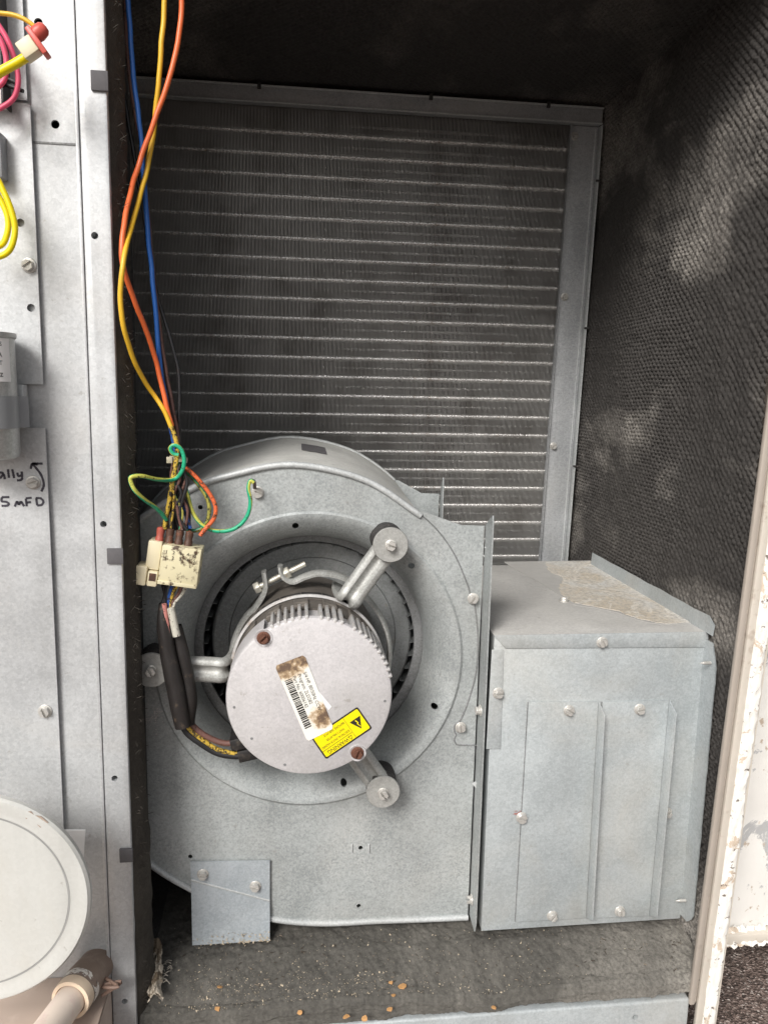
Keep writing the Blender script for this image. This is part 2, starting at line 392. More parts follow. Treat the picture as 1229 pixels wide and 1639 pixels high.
def put_screw(p, parent, normal=(0, -1, 0), me=None, name='screw', roll=None, tilt=.06, **k):
    q = Vector(normal).to_track_quat('Z', 'Y'); o = link(name, me or SCREW, parent, **k)
    o.rotation_mode = 'QUATERNION'
    from mathutils import Euler
    roll = random.uniform(0, 6.28) if roll is None else roll
    o.rotation_quaternion = q @ Euler((random.uniform(-tilt, tilt), random.uniform(-tilt, tilt), roll)).to_quaternion()
    o.location = Vector(p) - root_base(parent); return o
def text_mb(body, size, M4):
    c = bpy.data.curves.new('t', 'FONT'); c.body = body; c.size = size; c.resolution_u = 2; c.align_x = 'LEFT'
    o = bpy.data.objects.new('t', c); COL.objects.link(o); bpy.context.view_layer.update()
    me = bpy.data.meshes.new_from_object(o.evaluated_get(bpy.context.evaluated_depsgraph_get()))
    m = MB(); m.add([M4 @ v.co for v in me.vertices], [list(p.vertices) for p in me.polygons])
    bpy.data.objects.remove(o); bpy.data.curves.remove(c); return m
def frame(o, xdir, ydir):
    x = Vector(xdir).normalized(); y = Vector(ydir); y = (y - x * y.dot(x)).normalized(); z = x.cross(y)
    m = Matrix((x, y, z)).transposed().to_4x4(); m.translation = o; return m

# ---------------------------------------------------------------- ground
g = MB(); g.add([(-60, -60, -.664), (60, -60, -.664), (60, 60, -.664), (-60, 60, -.664)], [(0, 1, 2, 3)])
ground = link('ground', g.mesh('ground', M['gravel'], fix=False), None, kind='structure')
g = MB()
for i in range(5200):
    x, y = random.uniform(.40, .95), random.uniform(-.1, .5); s_ = random.uniform(.0009, .0026)
    vv = [Vector((random.gauss(0, 1), random.gauss(0, 1), random.gauss(0, .8))).normalized() * s_ for _ in range(5)]
    g.add([Vector((x, y, -.6635)) + q for q in vv], [(0, 1, 2), (0, 2, 3), (0, 3, 1), (1, 2, 4), (2, 3, 4), (3, 1, 4)])
link('roof_gravel', g.mesh('roof_gravel', M['gravel'], fix=False, smooth=1), None, kind='stuff')

# ---------------------------------------------------------------- cabinet
FLOOR, CEIL, WALLX = -.533, .370, .4035
cab = thing('equipment_cabinet', 'open metal unit cabinet lined with dark woven insulation and missing its door', 'cabinet', (.13, 0, -.62))
def nz(v, s=1.0): return noise.noise(Vector(v) * s)
# corner post between control side and blower compartment
mb = MB(); mb.box(-.1535, -.1335, 0, .018, -.64, .47)
post = part('corner_post', mb, M['galv_panel'], cab, bevel=.0012)
cut(post, [(P(x, y, Y=0), (0, 1, 0), .0026) for x, y in ((152, 377), (166, 839), (184, 1246), (200, 1603))], d=.013)
for x0, y0, x1, y1 in ((146, 113, 167, 147), (172, 877, 195, 902), (192, 1357, 212, 1378)):
    a, b = P(x0, y0, Y=0), P(x1, y1, Y=0); mb = MB(); mb.box(a.x, -.1319, -.0022, -.0001, b.z, a.z)
    part('foam_tab', mb, M['foam'], post, bevel=.0006)
# frayed liner edge behind the post
def strip(u, v):
    z = -.60 + 1.05 * v; a = u * math.pi
    rx_ = .0072 + .0020 * nz((z * 22, 1, 0)) + .0016 * nz((z * 90, u * 6, 3)); 
    if z < -.25: rx_ += .003 * min(1, (-.25 - z) / .2)
    return (-.1333 + rx_ * math.sin(a) , .004 + .045 * u + .002 * nz((z * 60, u * 3, 1)), z), (z, u * .05)
mb = MB(); mb.grid(strip, 12, 300); part('liner_edge', mb, M['edge_liner'], post, fix=False)
mb = MB()
for i in range(900):       # loose fibres
    z = random.uniform(-.58, .42); p0 = Vector((-.1280 + random.uniform(-.003, .002), random.uniform(.006, .035), z))
    d = Vector((random.uniform(.1, 1), random.uniform(-.7, .3), random.uniform(-1.2, 1.2))).normalized() * random.uniform(.002, .007); q = Vector((0, 0, .00018))
    mb.add([p0 - q, p0 + q, p0 + d * .6 + q * .7 + Vector((0, 0, .0004)), p0 + d], [(0, 1, 2), (0, 2, 3)])
part('liner_fibres', mb, M['edge_liner'], post, fix=False, kind='stuff')
# ceiling, walls, floor
KC = math.pi / .0066
def ceil(u, v):
    x, y = -.32 + .74 * u, .001 + .47 * v; w1 = .003 * nz((x * 16, y * 16, 25))
    a = abs(math.sin(KC * .72 * (x + y + w1))) * abs(math.sin(KC * .72 * (x - y + w1)))
    return (x, y, CEIL + .004 * nz((x * 5, y * 5, 2)) - .0028 * math.sqrt(a) - .0006 * nz((x * 220, y * 220, 1))), (x, y)
mb = MB(); mb.grid(ceil, 480, 310)
mb.box(-.33, .43, .0, .50, CEIL + .012, CEIL + .03); part('ceiling_liner', mb, M['liner'], cab, fix=False)
KW = math.pi / .0062
def wall(u, v):
    y, z = .004 + .47 * u, -.56 + .94 * v
    w1, w2 = .003 * nz((y * 16, z * 16, 5)), .003 * nz((y * 16, z * 16, 15))
    a = abs(math.sin(KW * .72 * (y + z + w1))) * abs(math.sin(KW * .72 * (y - z + w2)))
    fl = .45 + .75 * min(1, max(0, .5 + 1.2 * nz((y * 7, z * 7, 9))))
    return (WALLX - .002 + .0055 * nz((y * 6, z * 6, 1)) + .0012 * nz((y * 45, z * 45, 6)) - .0032 * math.sqrt(a) * fl - .0009 * nz((y * 220, z * 220, 0)), y, z), (y, z)
mb = MB(); mb.grid(wall, 380, 700); part('wall_liner', mb, M['liner_side'], cab, fix=False, label='dark woven insulation with pale dusty patches on right wall')
mb = MB(); mb.box(.412, .416, .02, .52, -.62, .40); part('side_panel', mb, M['tan'], cab)
mb = MB(); mb.box(-.345, -.335, .02, .52, -.62, .40); mb.grid(lambda u, v: ((-.33, .02 + .48 * u, -.57 + .95 * v), (u * .48, v * .95)), 4, 4); part('far_side_liner', mb, M['liner'], cab, fix=False)
mb = MB(); mb.box(-.345, .414, .505, .515, -.62, .40); part('back_panel', mb, M['void'], cab)
def floor_y1(x): return .0085 + .003 * nz((x * 7, 3, 0)) + .0015 * nz((x * 40, 8, 0))
def floor_z(x, y):
    y1 = floor_y1(x)
    z = FLOOR + .0022 * nz((x * 9, y * 9, 0)) + .0020 * nz((x * 30, y * 34, 4)) + .0012 * nz((x * 130, y * 110, 2)) + .0009 * nz((x * 420, y * 420, 2))
    if y < .12: z -= .0030 * (1 + nz((x * 14, y * 30, 6))) * (1 - y / .12)
    if y < .055: z -= .0165 * (1 - y / .055) ** 1.3
    return z - .0022 * math.exp(-((y - y1 - .006 - .003 * nz((x * 11, 2, 2))) / .0016) ** 2) * max(0, .3 + nz((x * 8, 5, 5)))
def floor(u, v):
    x = -.132 + .53 * u; y1 = floor_y1(x)
    if v < .80:
        y = .50 - (.50 - y1) * (v / .80) ** .8; z = floor_z(x, y)
    else:
        t = (v - .80) / .20; a = t * math.pi * .6; rr = .0060 + .0015 * nz((x * 7, 3, 0))
        fold = (.0012 * nz((x * 18, t * 26, 5)) + .0009 * nz((x * 90, t * 60, 5)) + .0006 * nz((x * 300, t * 90, 5)) - .0026 * math.exp(-((t - .45 - .25 * nz((x * 7, 0, 9))) / .07) ** 2) - .0014 * math.exp(-((t - .2 - .2 * nz((x * 9, 4, 9))) / .04) ** 2)) * min(1, t * 6)
        y = y1 - math.sin(a) * rr + fold; z = floor_z(x, y1) - (1 - math.cos(a)) * (rr + .006 + .012 * max(0, min(1, (.14 - x) / .2))) + fold * .7
    return (x, y, z), (x, y)
mb = MB(); mb.grid(floor, 420, 300); mb.box(-.34, .405, .03, .5, -.60, -.552); part('floor_liner', mb, M['floor_liner'], cab, fix=False, label='dirty grey felt floor liner with a frayed front edge')
mb = MB(); mb.box(-.33, -.13, .02, .5, -.56, FLOOR + .001); part('floor_slab', mb, M['liner'], cab)
# sill rail
zs = P(1126, 1597, Y=0).z
mb = MB(); mb.box(-.132, .3795, 0, .02, -.66, zs); sill = part('sill_rail', mb, M['galv_box'], cab, bevel=.0025, seg=3)
cut(sill, [(P(1016, 1628, Y=0), (0, 1, 0), .0028)])
# right jamb (leans slightly)
def jx(x, z): return x + (z + .141) * .0385
def jbox(x0, x1, y0, y1, z0, z1, n=1):
    m = MB(); m.hexa([(jx(x0, z0), y0, z0), (jx(x1, z0), y0, z0), (jx(x1, z0), y1, z0), (jx(x0, z0), y1, z0), (jx(x0, z1), y0, z1), (jx(x1, z1), y0, z1), (jx(x1, z1), y1, z1), (jx(x0, z1), y1, z1)]); return m
jamb = part('door_jamb', jbox(.3955, .4012, -.001, .0038, -.575, .48), M['tan'], cab, bevel=.0014)
part('jamb_bead', jbox(.4013, .4040, .0016, .0038, -.575, .48), M['tan'], jamb, bevel=.0012, seg=3)
part('jamb_face', jbox(.4042, .4116, -.001, .0038, -.62, .48), M['tan_light'], jamb, bevel=.0012)
def peel(u, v):
    z = -.66 + 1.14 * v; w0 = .0 + .0022 * nz((z * 35, 0, 7)) + .0012 * nz((z * 140, 0, 2)); w1 = .0150 + .0018 * nz((z * 24, 4, 1)) + .0015 * nz((z * 110, 5, 1))
    if z > -.2: w1 += .016 * min(1, (z + .2) / .12)
    x = .4108 + w0 + (w1 - w0) * u
    return (jx(x, z), -.0022 - .0014 * math.sin(math.pi * u) + .0012 * nz((x * 260, z * 120, 3)) + (.012 * (u - .8) * 5 if u > .8 else 0) + (.0035 * (.12 - u) * 8 if u < .12 else 0), z), (x, z)
mb = MB(); mb.grid(peel, 16, 420); part('jamb_coating', mb, M['peel'], jamb, fix=False, label='thick white coating peeling off the outer jamb')
part('jamb_core', jbox(.4135, .427, .0015, .0038, -.66, .48), M['tan_light'], jamb)
# control side plates
mb = MB(); mb.box(-.55, -.1545, .0035, .0055, -.62, .47); ctl = part('control_panel', mb, M['galv_panel'], cab)
cut(ctl, [(P(x, y, Y=.0035), (0, 1, 0), .0030) for x, y in ((89, 199), (62, 36))])
mb = MB(); mb.box(-.56, -.132, .06, .07, -.62, .47); part('partition', mb, M['void'], cab)
mb = MB(); mb.box(-.1566, -.1538, -.0008, .0034, -.62, .47); part('edge_strip', mb, M['galv_panel'], ctl, bevel=.0006)
a = P(205 * .27, 225 * .27, Y=.003); mb = MB(); mb.box(-.187, -.1567, .0027, .0034, P(70, 230, Y=.0035).z, P(70, 227, Y=.0035).z); part('seam', mb, M['galv_dark'], ctl)
XB = -.1868
def pz(y): return P(60, y, Y=0).z
XN = P(36, 640, Y=0).x
out = [(-.5, pz(167)), (-.5, pz(1420)), (XB, pz(1420)), (XB, pz(685)), (XN, pz(685)), (XN, pz(615)), (XB, pz(615)), (XB, pz(170)), (XB - .002, pz(167))]
mb = MB(); mb.prism(out, -.0012, .0005); plate = part('mounting_plate', mb, M['galv_panel'], cab)
cut(plate, [(P(x, y, Y=0), (0, 1, 0), .0029) for x, y in ((34, 357), (51, 493))])
mb = MB(); mb.box(XN - .0006, XN + .0045, -.012, .0, pz(684), pz(616)); part('strap_tab', mb, M['galv_panel'], plate, bevel=.0005)
for x, y in ((47, 425), (54, 772)): put_screw(P(x, y, Y=-.0012), plate, roll=2.2 if y < 500 else 1.9)
put_screw(P(73, 1138, Y=-.0012), plate, roll=.4)
mb = MB(); mb.box(-.5, XB - .002, -.0006, .0006, pz(162), P(0, -80, Y=0).z); part('upper_plate', mb, M['galv_panel'], cab)
mb = MB()
def ink(pts, wd=.0011):
    q = crv([P(x / 11.17, 725 + y / 11.17, Y=-.00145) for x, y in pts], 5); v = []
    for i, p in enumerate(q):
        t = (q[min(i + 1, len(q) - 1)] - q[max(i - 1, 0)]).normalized(); nn = Vector((-t.z, 0, t.x)) * wd * (.8 + .3 * nz((i * .9, pts[0][0], 0)))
        v += [p + nn, p - nn]
    mb.add(v, [(2 * i, 2 * i + 1, 2 * i + 3, 2 * i + 2) for i in range(len(q) - 1)])
for st in ([(70, 365), (10, 350), (-40, 420), (10, 445), (70, 380), (95, 470)], [(-70, 430), (-62, 340)], [(150, 290), (158, 370), (168, 445)], [(225, 290), (243, 370), (260, 450)],
           [(315, 350), (335, 412), (390, 400)], [(395, 330), (400, 460), (360, 488), (310, 490)],
           [(745, 690), (785, 600), (785, 520), (740, 390), (660, 280), (585, 190)], [(770, 190), (680, 190), (585, 190)], [(680, 210), (585, 192), (555, 285)],
           [(175, 790), (40, 790)], [(40, 790), (35, 860), (120, 875), (165, 910), (130, 942), (35, 945)],
           [(270, 960), (312, 860)], [(312, 860), (345, 930)], [(345, 930), (382, 862)], [(382, 862), (440, 955)],
           [(468, 815), (485, 955)], [(468, 812), (575, 800)], [(478, 888), (562, 878)], [(652, 810), (672, 938)], [(645, 808), (735, 812), (782, 870), (750, 928), (672, 940)]): ink(st)
part('marker_writing', mb, M['ink'], plate, fix=False)
mb = MB(); mb.grid(lambda u, v: ((-.60 + .4462 * u, .003 - .5 * v * .35, -.508 + .0016 * nz((u * 9, v * 9, 1)) + .004 * max(0, .1 - v) * 10), (u, v)), 40, 30)
mb.box(-.60, -.1538, -.172, .003, -.66, -.512); part('base_pan', mb, M['pan'], cab, fix=False)

# ---------------------------------------------------------------- coil at the back (leans back a little)
TH = math.atan(.06); CO = Vector((0, .41, .366))
coil = thing('cooling_coil', 'finned cooling coil with shiny horizontal tubes across the back of the compartment', 'coil', CO)
coil.rotation_euler = (TH, 0, 0); BASE[coil.name] = Vector()
RM = Matrix.Rotation(TH, 4, 'X'); RI = RM.inverted()
def loc(px, py, yl=0.0):       # point of the coil's own plane, in coil coordinates
    d = Vector((px - 614.5, py - 819.5, FPX)); r = Vector((AX.dot(d), AY.dot(d), AZ.dot(d)))
    o = RI @ (CAM - CO); dd = RI @ r; t = (yl - o.y) / dd.y; return o + dd * t
X1 = .3585
mb = MB(); x = -.325
while x < X1:
    j = random.uniform(-.00022, .00022); b = random.uniform(-.0003, .0003)
    if random.random() < .03: b *= 5
    t_ = .00030; dk = .022; b += dk * .19
    mb.hexa([(x - t_, j, -.80), (x + t_, j, -.80), (x + t_ + b, dk, -.80), (x - t_ + b, dk, -.80), (x - t_, j, -.02), (x + t_, j, -.02), (x + t_ + b, dk, -.02), (x - t_ + b, dk, -.02)]); x += .00175
part('fin_pack', mb, M['fin'], coil, kind='stuff', fix=False, smooth=1)
zt = loc(700, 325.6).z; pitch = (loc(700, 325.6).z - loc(700, 578).z) / 8
tm = MB(); tm.tube([(-.325, 0, 0), (-.1, 0, 0), (.1, 0, 0), (X1 + .01, 0, 0)], .0047, 14)
tme = tm.mesh('tube', M['coil_tube'])
for i in range(-5, 24):
    z = zt - i * pitch
    if z > -.028: continue
    o = link('tube', tme, coil); o.location = (0, .0065, z)
    o = link('tube', tme, coil); o.location = (0, .0100, z + pitch * .5); o.scale = (1, .5, .5)
mb = MB(); mb.box(-.33, .37, .044, .05, -.82, 0); part('backing', mb, M['void'], coil)
a, b = loc(222, 121, -.016), loc(963, 177, -.016); zt_ = (a.z + b.z) / 2; zb_ = (loc(222, 147, -.016).z + loc(955, 203, -.016).z) / 2
mb = MB(); mb.box(-.33, .3925, -.016, -.002, zb_, zt_); rail = part('header_rail', mb, M['frame'], coil, bevel=.001)
for zz, hh in ((zt_ - .0012, .0022), (zb_ - .0004, .0016)):
    mb = MB(); mb.box(-.33, .3923, -.0195, -.0162, zz, zz + hh); part('rail_lip', mb, M['galv_rim'], rail, bevel=.0005)
for px in (415, 690, 878):
    p = loc(px, 130 + (px - 415) * .08, -.02); mb = MB(); mb.box(p.x - .0022, p.x + .0022, -.0205, -.0172, zt_ - .004, zt_ + .0035); part('clip', mb, M['rubber'], rail, bevel=.0004)
xa = (loc(910, 206, -.006).x + loc(868, 860, -.006).x) / 2; xb = (loc(957, 203, -.006).x + loc(908, 880, -.006).x) / 2
mb = MB(); mb.box(xa, xb - .0016, -.006, -.004, -.80, zb_ - .0005); side = part('side_channel', mb, M['frame'], coil, bevel=.0006)
mb = MB(); mb.box(xb - .0014, xb, -.017, -.004, -.80, zb_ - .0005); part('channel_flange', mb, M['galv_rim'], side, bevel=.0004)
mb = MB(); mb.box(xb - .0065, xb - .0052, -.0078, -.0062, -.80, zb_ - .004); part('channel_rib', mb, M['galv_rim'], side)
mb = MB(); mb.box(xa - .001, xa - .0002, -.012, -.0042, -.80, zb_ - .0005); part('channel_lip', mb, M['frame'], side)
for x, y in ((919, 218), (903, 475), (885, 714)):
    o = put_screw(loc(x, y, -.006), side, tilt=0); o.scale = (.95,) * 3
for x, y in ((932, 288), (930, 525), (912, 746)):
    p = loc(x, y, -.017); mb = MB(); mb.box(xb - .004, xb + .003, -.0185, -.0165, p.z - .0014, p.z + .0014); part('clip', mb, M['rubber'], side, bevel=.0004)

# ---------------------------------------------------------------- blower housing
BC = Vector((.019, 0, -.2525)); YP, YB = .078, .305
polar = [(54.6, .170), (75, .1775), (96, .186), (113, .190), (124, .1955), (142, .207), (160, .218), (180, .228), (200, .238), (217, .246), (232, .2505), (244, .255), (254, .261), (263, .267), (273, .2722)]
scroll = [(.02 + r * math.cos(R(t)), 0, -.2517 + r * math.sin(R(t))) for t, r in polar] + [(.0837, 0, -.5243), (.13, 0, -.5256), (.1785, 0, -.5266)]
sc = crv(scroll, 5)
corner = [(.1790, 0, -.1225), (.157, 0, -.1218), (.1185, 0, -.1085)]
outline = [(p[0], p[2]) for p in sc] + [(p[0], p[2]) for p in corner]
blow = thing('blower_housing', 'galvanised scroll blower housing standing on the dirty floor liner', 'blower', (.03, .19, FLOOR))
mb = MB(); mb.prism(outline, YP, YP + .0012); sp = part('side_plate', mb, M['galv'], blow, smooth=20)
hol = [((.019, YP, -.2525), (0, 1, 0), .1405)] + [(P(x, y, Y=YP), (0, 1, 0), .0021) for x, y in ((321, 812), (305, 1371), (577, 1357), (574, 1450))]
cut(sp, hol[:1], n=96); cut(sp, hol[1:])
def lift(p):
    a = math.degrees(math.atan2(p[2] + .2517, p[0] - .02)) % 360; k = max(0, min(1, (a - 35) / 25, (175 - a) / 50)); r = math.hypot(p[0] - .02, p[2] + .2517); f = (r + .0105 * k) / r
    return (.02 + (p[0] - .02) * f, 0, -.2517 + (p[2] + .2517) * f)
scb = [lift(p) for p in sc]
mb = MB(); mb.prism([(p[0], p[2]) for p in scb] + [(p[0], p[2]) for p in corner[:2]] + [(.128, -.106)], YB, YB + .0012); bp = part('rear_plate', mb, M['galv'], blow)
cut(bp, [((.019, YB, -.2525), (0, 1, 0), .12)] + [(P(x, y, Y=YB), (0, 1, 0), .0026) for x, y in ((676, 782), (700, 782))], n=40)
mb = MB(); v = []
for p, p2 in zip(sc, scb): v += [(p[0], YP + .0004, p[2]), (p2[0], YB + .0008, p2[2])]
mb.add(v, [(2 * i, 2 * i + 1, 2 * i + 3, 2 * i + 2) for i in range(len(sc) - 1)]); wrap = part('scroll_wrap', mb, galv('wrap_steel_brightened', (.62, .62, .59), (.78, .78, .74), white=.3, dirt=.5, metal=.05, rough=.55), blow, fix=False, smooth=50)  # wrap colour made paler to offset the weak light reaching it
for yy, nm in ((YP, 'rolled_rim'), (YB + .0006, 'rear_rim')):
    mb = MB(); mb.tube([(p[0], yy - .0004, p[2]) for p in (sc if nm == 'rolled_rim' else scb)], .0031 if nm == 'rolled_rim' else .0024, 8); part(nm, mb, M['galv_rim'], wrap, fix=False, smooth=60)
# slot in the wrap: its dark inside drawn as a patch on the surface
c0 = [Vector((p[0], 0, p[2])) for p in sc]
tp = []
for px in (484, 497, 510, 523):
    q = min(c0, key=lambda p: abs(p.x - P(px, 724, Y=.235).x)); tp.append(q)
xs = [P(483, 730, Y=.2).x, P(523, 730, Y=.2).x]
def onscroll(x):
    up = sorted((p for p in c0 if p.z > -.2), key=lambda p: p.x)
    for a, b in zip(up, up[1:]):
        if a.x <= x <= b.x: return a.z + (b.z - a.z) * (x - a.x) / max(1e-9, b.x - a.x)
    return up[0].z
mb = MB(); mb.grid(lambda u, v: ((xs[0] + (xs[1] - xs[0]) * u + .0006 * nz((v * 9, u, 0)), .185 + .06 * v + .002 * nz((u * 9, 2, v)), onscroll(xs[0] + (xs[1] - xs[0]) * u) + .0105 * (.185 + .06 * v - YP) / (YB - YP) + .0006), (u, v)), 8, 6)
part('slot_patch', mb, M['foam'], wrap, fix=False)
for i in range(12):     # scratches worn into the top of the wrap
    x0 = random.uniform(-.05, .09); ln = random.uniform(.008, .03); yy = random.uniform(.11, .28); mb = MB() if i == 0 else mb
    def sp_(x, y): return Vector((x, y, onscroll(x) + .0105 * (y - YP) / (YB - YP) + .0004))
    q = [sp_(x0 + ln * k / 4, yy + .002 * k / 4 * random.uniform(-1, 1)) for k in range(5)]; wd = random.uniform(.0003, .0007)
    for a, b in zip(q, q[1:]): mb.add([a + Vector((0, -wd, 0)), b + Vector((0, -wd, 0)), b + Vector((0, wd, 0)), a + Vector((0, wd, 0))], [(0, 1, 2, 3)])
part('scratch', mb, M['galv_rim'], wrap, fix=False)
# bell-mouth ring
prof = [(.1435, -.0012), (.1415, -.0026), (.1390, -.0022), (.1350, .0), (.1290, .0038), (.1225, .0095), (.1175, .017), (.1145, .026), (.1135, .036),
        (.1147, .036), (.1158, .0268), (.1186, .0182), (.1234, .0108), (.1296, .0052), (.1354, .0014), (.1392, -.0008), (.1430, .0)]
prof = [(r, h * 1.3 if h > 0 else h) for r, h in prof]
mb = MB(); mb.lathe(prof, BC + Vector((0, YP, 0)), (0, 1, 0), 120, True); ring = part('inlet_ring', mb, M['galv'], blow, smooth=60)
cut(ring, [(P(x, y, Y=YP + .006), (0, 1, 0), .0031) for x, y in ((473, 841), (658, 905), (695, 1130), (550, 1252))])
# outlet side plate with the curved seam, screws
seam = crv([P(x, y, Y=YP) for x, y in ((668, 818), (700, 848), (728, 888), (748, 935), (752, 950))], 4) + crv([P(x, y, Y=YP) for x, y in ((760, 968), (765, 1020), (762, 1075), (750, 1120), (737, 1152), (728, 1160), (727, 1170), (730, 1176), (727, 1182), (729, 1189), (735, 1192), (766, 1193))], 4)
ol = [(p.x, p.z) for p in seam] + [(.1795, seam[-1].z), (.1795, -.1222), (.157, -.1215)]
mb = MB(); mb.prism(ol, YP - .0016, YP - .0002); op = part('outlet_plate', mb, M['galv'], blow, smooth=20)
cut(op, [(P(x, y, Y=YP - .0016), (0, 1, 0), .0024) for x, y in ((745, 850), (776, 850))])
mb = MB(); mb.tube([p + Vector((-.0002, -.0003, 0)) for p in seam], .0007, 6); part('seam_gap_shade', mb, M['galv_dark'], op, smooth=80, fix=False)  # dark tube draws the shade of the gap along the seam
put_screw(P(757, 958, Y=YP - .0017), op); put_screw(P(737, 1164, Y=YP - .0017), op)
fz1, fz0 = P(793, 826, X=.1825).z, P(757, 1478, X=.1825).z
def flange(y0, y1, nm, ztop, zear):
    mb = MB(); pr = [(y1, fz0 + .004), (y0 + .004, fz0 + .001), (y0, fz0 + .012), (y0, zear - .006), (y0 + .0015, zear), (y0 + .0045, zear - .001), (y1, ztop)]
    mb.add([(.1803, y, z) for y, z in pr] + [(.1815, y, z) for y, z in pr], [list(range(7)), list(range(13, 6, -1))] + [(i, i + 7, (i + 1) % 7 + 7, (i + 1) % 7) for i in range(7)])
    return part(nm, mb, M['galv'], blow)
fl = flange(.0535, YP + .0012, 'outlet_flange', -.1222, fz1)
put_screw(P(769, 1137, X=.1802), fl, (-1, 0, 0)); put_screw(P(755, 1440, X=.1802), fl, (-1, 0, 0))
flange(YB - .015, YB, 'rear_flange', -.1222, -.101)
mb = MB()
for (x, y) in ((781, 876), (761, 1254)):
    q = P(x, y, Y=YP - .002); mb.add([q + Vector((-.004, 0, 0)), q + Vector((0, -.003, .0025)), q + Vector((0, -.003, -.0035)), q + Vector((.002, 0, .004)), q + Vector((.002, 0, -.0045))], [(0, 2, 1), (1, 2, 4, 3), (0, 1, 3), (0, 4, 2)])
part('dimple', mb, M['galv_rim'], fl)
for x in (563, 590):
    a = P(x, 1357, Y=YP); mb = MB(); mb.box(a.x - .0007, a.x + .0007, YP - .0016, YP - .0001, a.z - .0045, a.z + .0045); part('lance', mb, M['galv_rim'], sp, bevel=.0003)
# ground screw and foot bracket
put_screw(P(413, 788, Y=YP), sp, me=SCREW_PAN, roll=1.2)
q = [P(x, y, Y=YP - .004) for x, y in ((305, 1380), (432, 1378), (432, 1441), (306, 1408))]
mb = MB(); mb.slab(q, (0, .0014, 0)); q2 = [q[3], q[2], P(432, 1503, Y=YP - .010), P(308, 1507, Y=YP - .010)]
q2[2].z = q2[3].z = FLOOR + .0015; mb.slab([q2[3], q2[2], q2[1], q2[0]], (0, .0014, 0))
foot = part('foot_bracket', mb, galv('bracket_steel', (.33, .37, .40), (.47, .51, .54), white=.12, dirt=.15), blow)
mb = MB(); mb.tube([q[3] + Vector((.0002, -.0004, 0)), q[2] + Vector((-.0002, -.0004, 0))], .0011, 6); part('bend', mb, M['galv_rim'], foot)
for x, y in ((325, 1399), (409, 1418)): put_screw(P(x, y, Y=YP - .0042), foot)
mb = MB()
for i in range(150):
    t = random.random() ** .6; p = q2[3].lerp(q2[2], t) + Vector((random.uniform(-.002, .002), -.0007, random.random() ** 2.2 * .011)); s_ = random.uniform(.0004, .0015)
    vv = [Vector((random.gauss(0, 1), random.gauss(0, .4), random.gauss(0, 1))).normalized() * s_ for _ in range(4)]; mb.add([p + a for a in vv], [(0, 1, 2), (0, 2, 3), (0, 3, 1), (1, 3, 2)])
part('corrosion_crust', mb, M['crumb'], foot, kind='stuff', fix=False, smooth=1)

mb = MB()
for cx_, cy_, n_, sp_ in ((238, 1152, 90, 6), (252, 1142, 70, 5), (248, 1158, 30, 8), (228, 1150, 20, 8)):
    for i in range(n_):
        p = P(cx_ + random.gauss(0, sp_), cy_ + random.gauss(0, sp_), Y=YP - .0003); s_ = random.uniform(.0003, .0009)
        vv = [Vector((random.gauss(0, 1), random.gauss(0, .3), random.gauss(0, 1))).normalized() * s_ for _ in range(4)]; mb.add([p + a for a in vv], [(0, 1, 2), (0, 2, 3), (0, 3, 1), (1, 3, 2)])
part('white_corrosion', mb, plain('white_corrosion', (.62, .58, .56), .8, 0, .2, 200, .2, (.3, .2, .18), (.6, .7), 300), sp, kind='stuff', fix=False, smooth=1)

# blower wheel
whl = thing('fan_rotor', 'dark squirrel cage rotor with curved blades inside the blower inlet', 'fan wheel', BC + Vector((0, .16, 0)))
bm_ = MB()
for i in range(3): pass
ro, ri = .1195, .101; y0, y1 = .134, .292; prb = []
for k in range(6):
    t = k / 5; r = ri + (ro - ri) * t; a = .20 * t * t - .02; prb.append((r * math.cos(a), r * math.sin(a)))
th = .0007
vv = []
for (x, z) in prb: vv += [(x, y0, z), (x, y1, z), (x, y0, z + th), (x, y1, z + th)]
bm_.add(vv, [f for i in range(5) for f in ((4 * i, 4 * i + 1, 4 * i + 5, 4 * i + 4), (4 * i + 2, 4 * i + 6, 4 * i + 7, 4 * i + 3))] + [(4 * i, 4 * i + 4, 4 * i + 6, 4 * i + 2) for i in range(5)])
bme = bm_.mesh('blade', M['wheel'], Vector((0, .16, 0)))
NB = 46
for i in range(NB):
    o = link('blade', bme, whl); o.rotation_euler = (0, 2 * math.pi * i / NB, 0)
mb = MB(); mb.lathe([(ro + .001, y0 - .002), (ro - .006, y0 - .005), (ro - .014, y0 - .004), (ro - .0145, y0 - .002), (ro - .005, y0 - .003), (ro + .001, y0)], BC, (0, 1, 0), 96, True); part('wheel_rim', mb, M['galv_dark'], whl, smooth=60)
HC = BC + Vector((.003, -.004, .003))
mb = MB(); mb.lathe([(.0, .150), (.045, .150), (.055, .146), (.0835, .146), (.0845, .1435), (.087, .1432), (.0985, .1440), (.1005, .146), (.1005, .149), (ro - .002, .206), (ro - .002, .209), (.09, .209), (.05, .175), (0, .17)], HC, (0, 1, 0), 96); part('centre_disc', mb, galv('disc_steel', (.14, .148, .148), (.235, .245, .245), dirt=.4), whl, smooth=28)

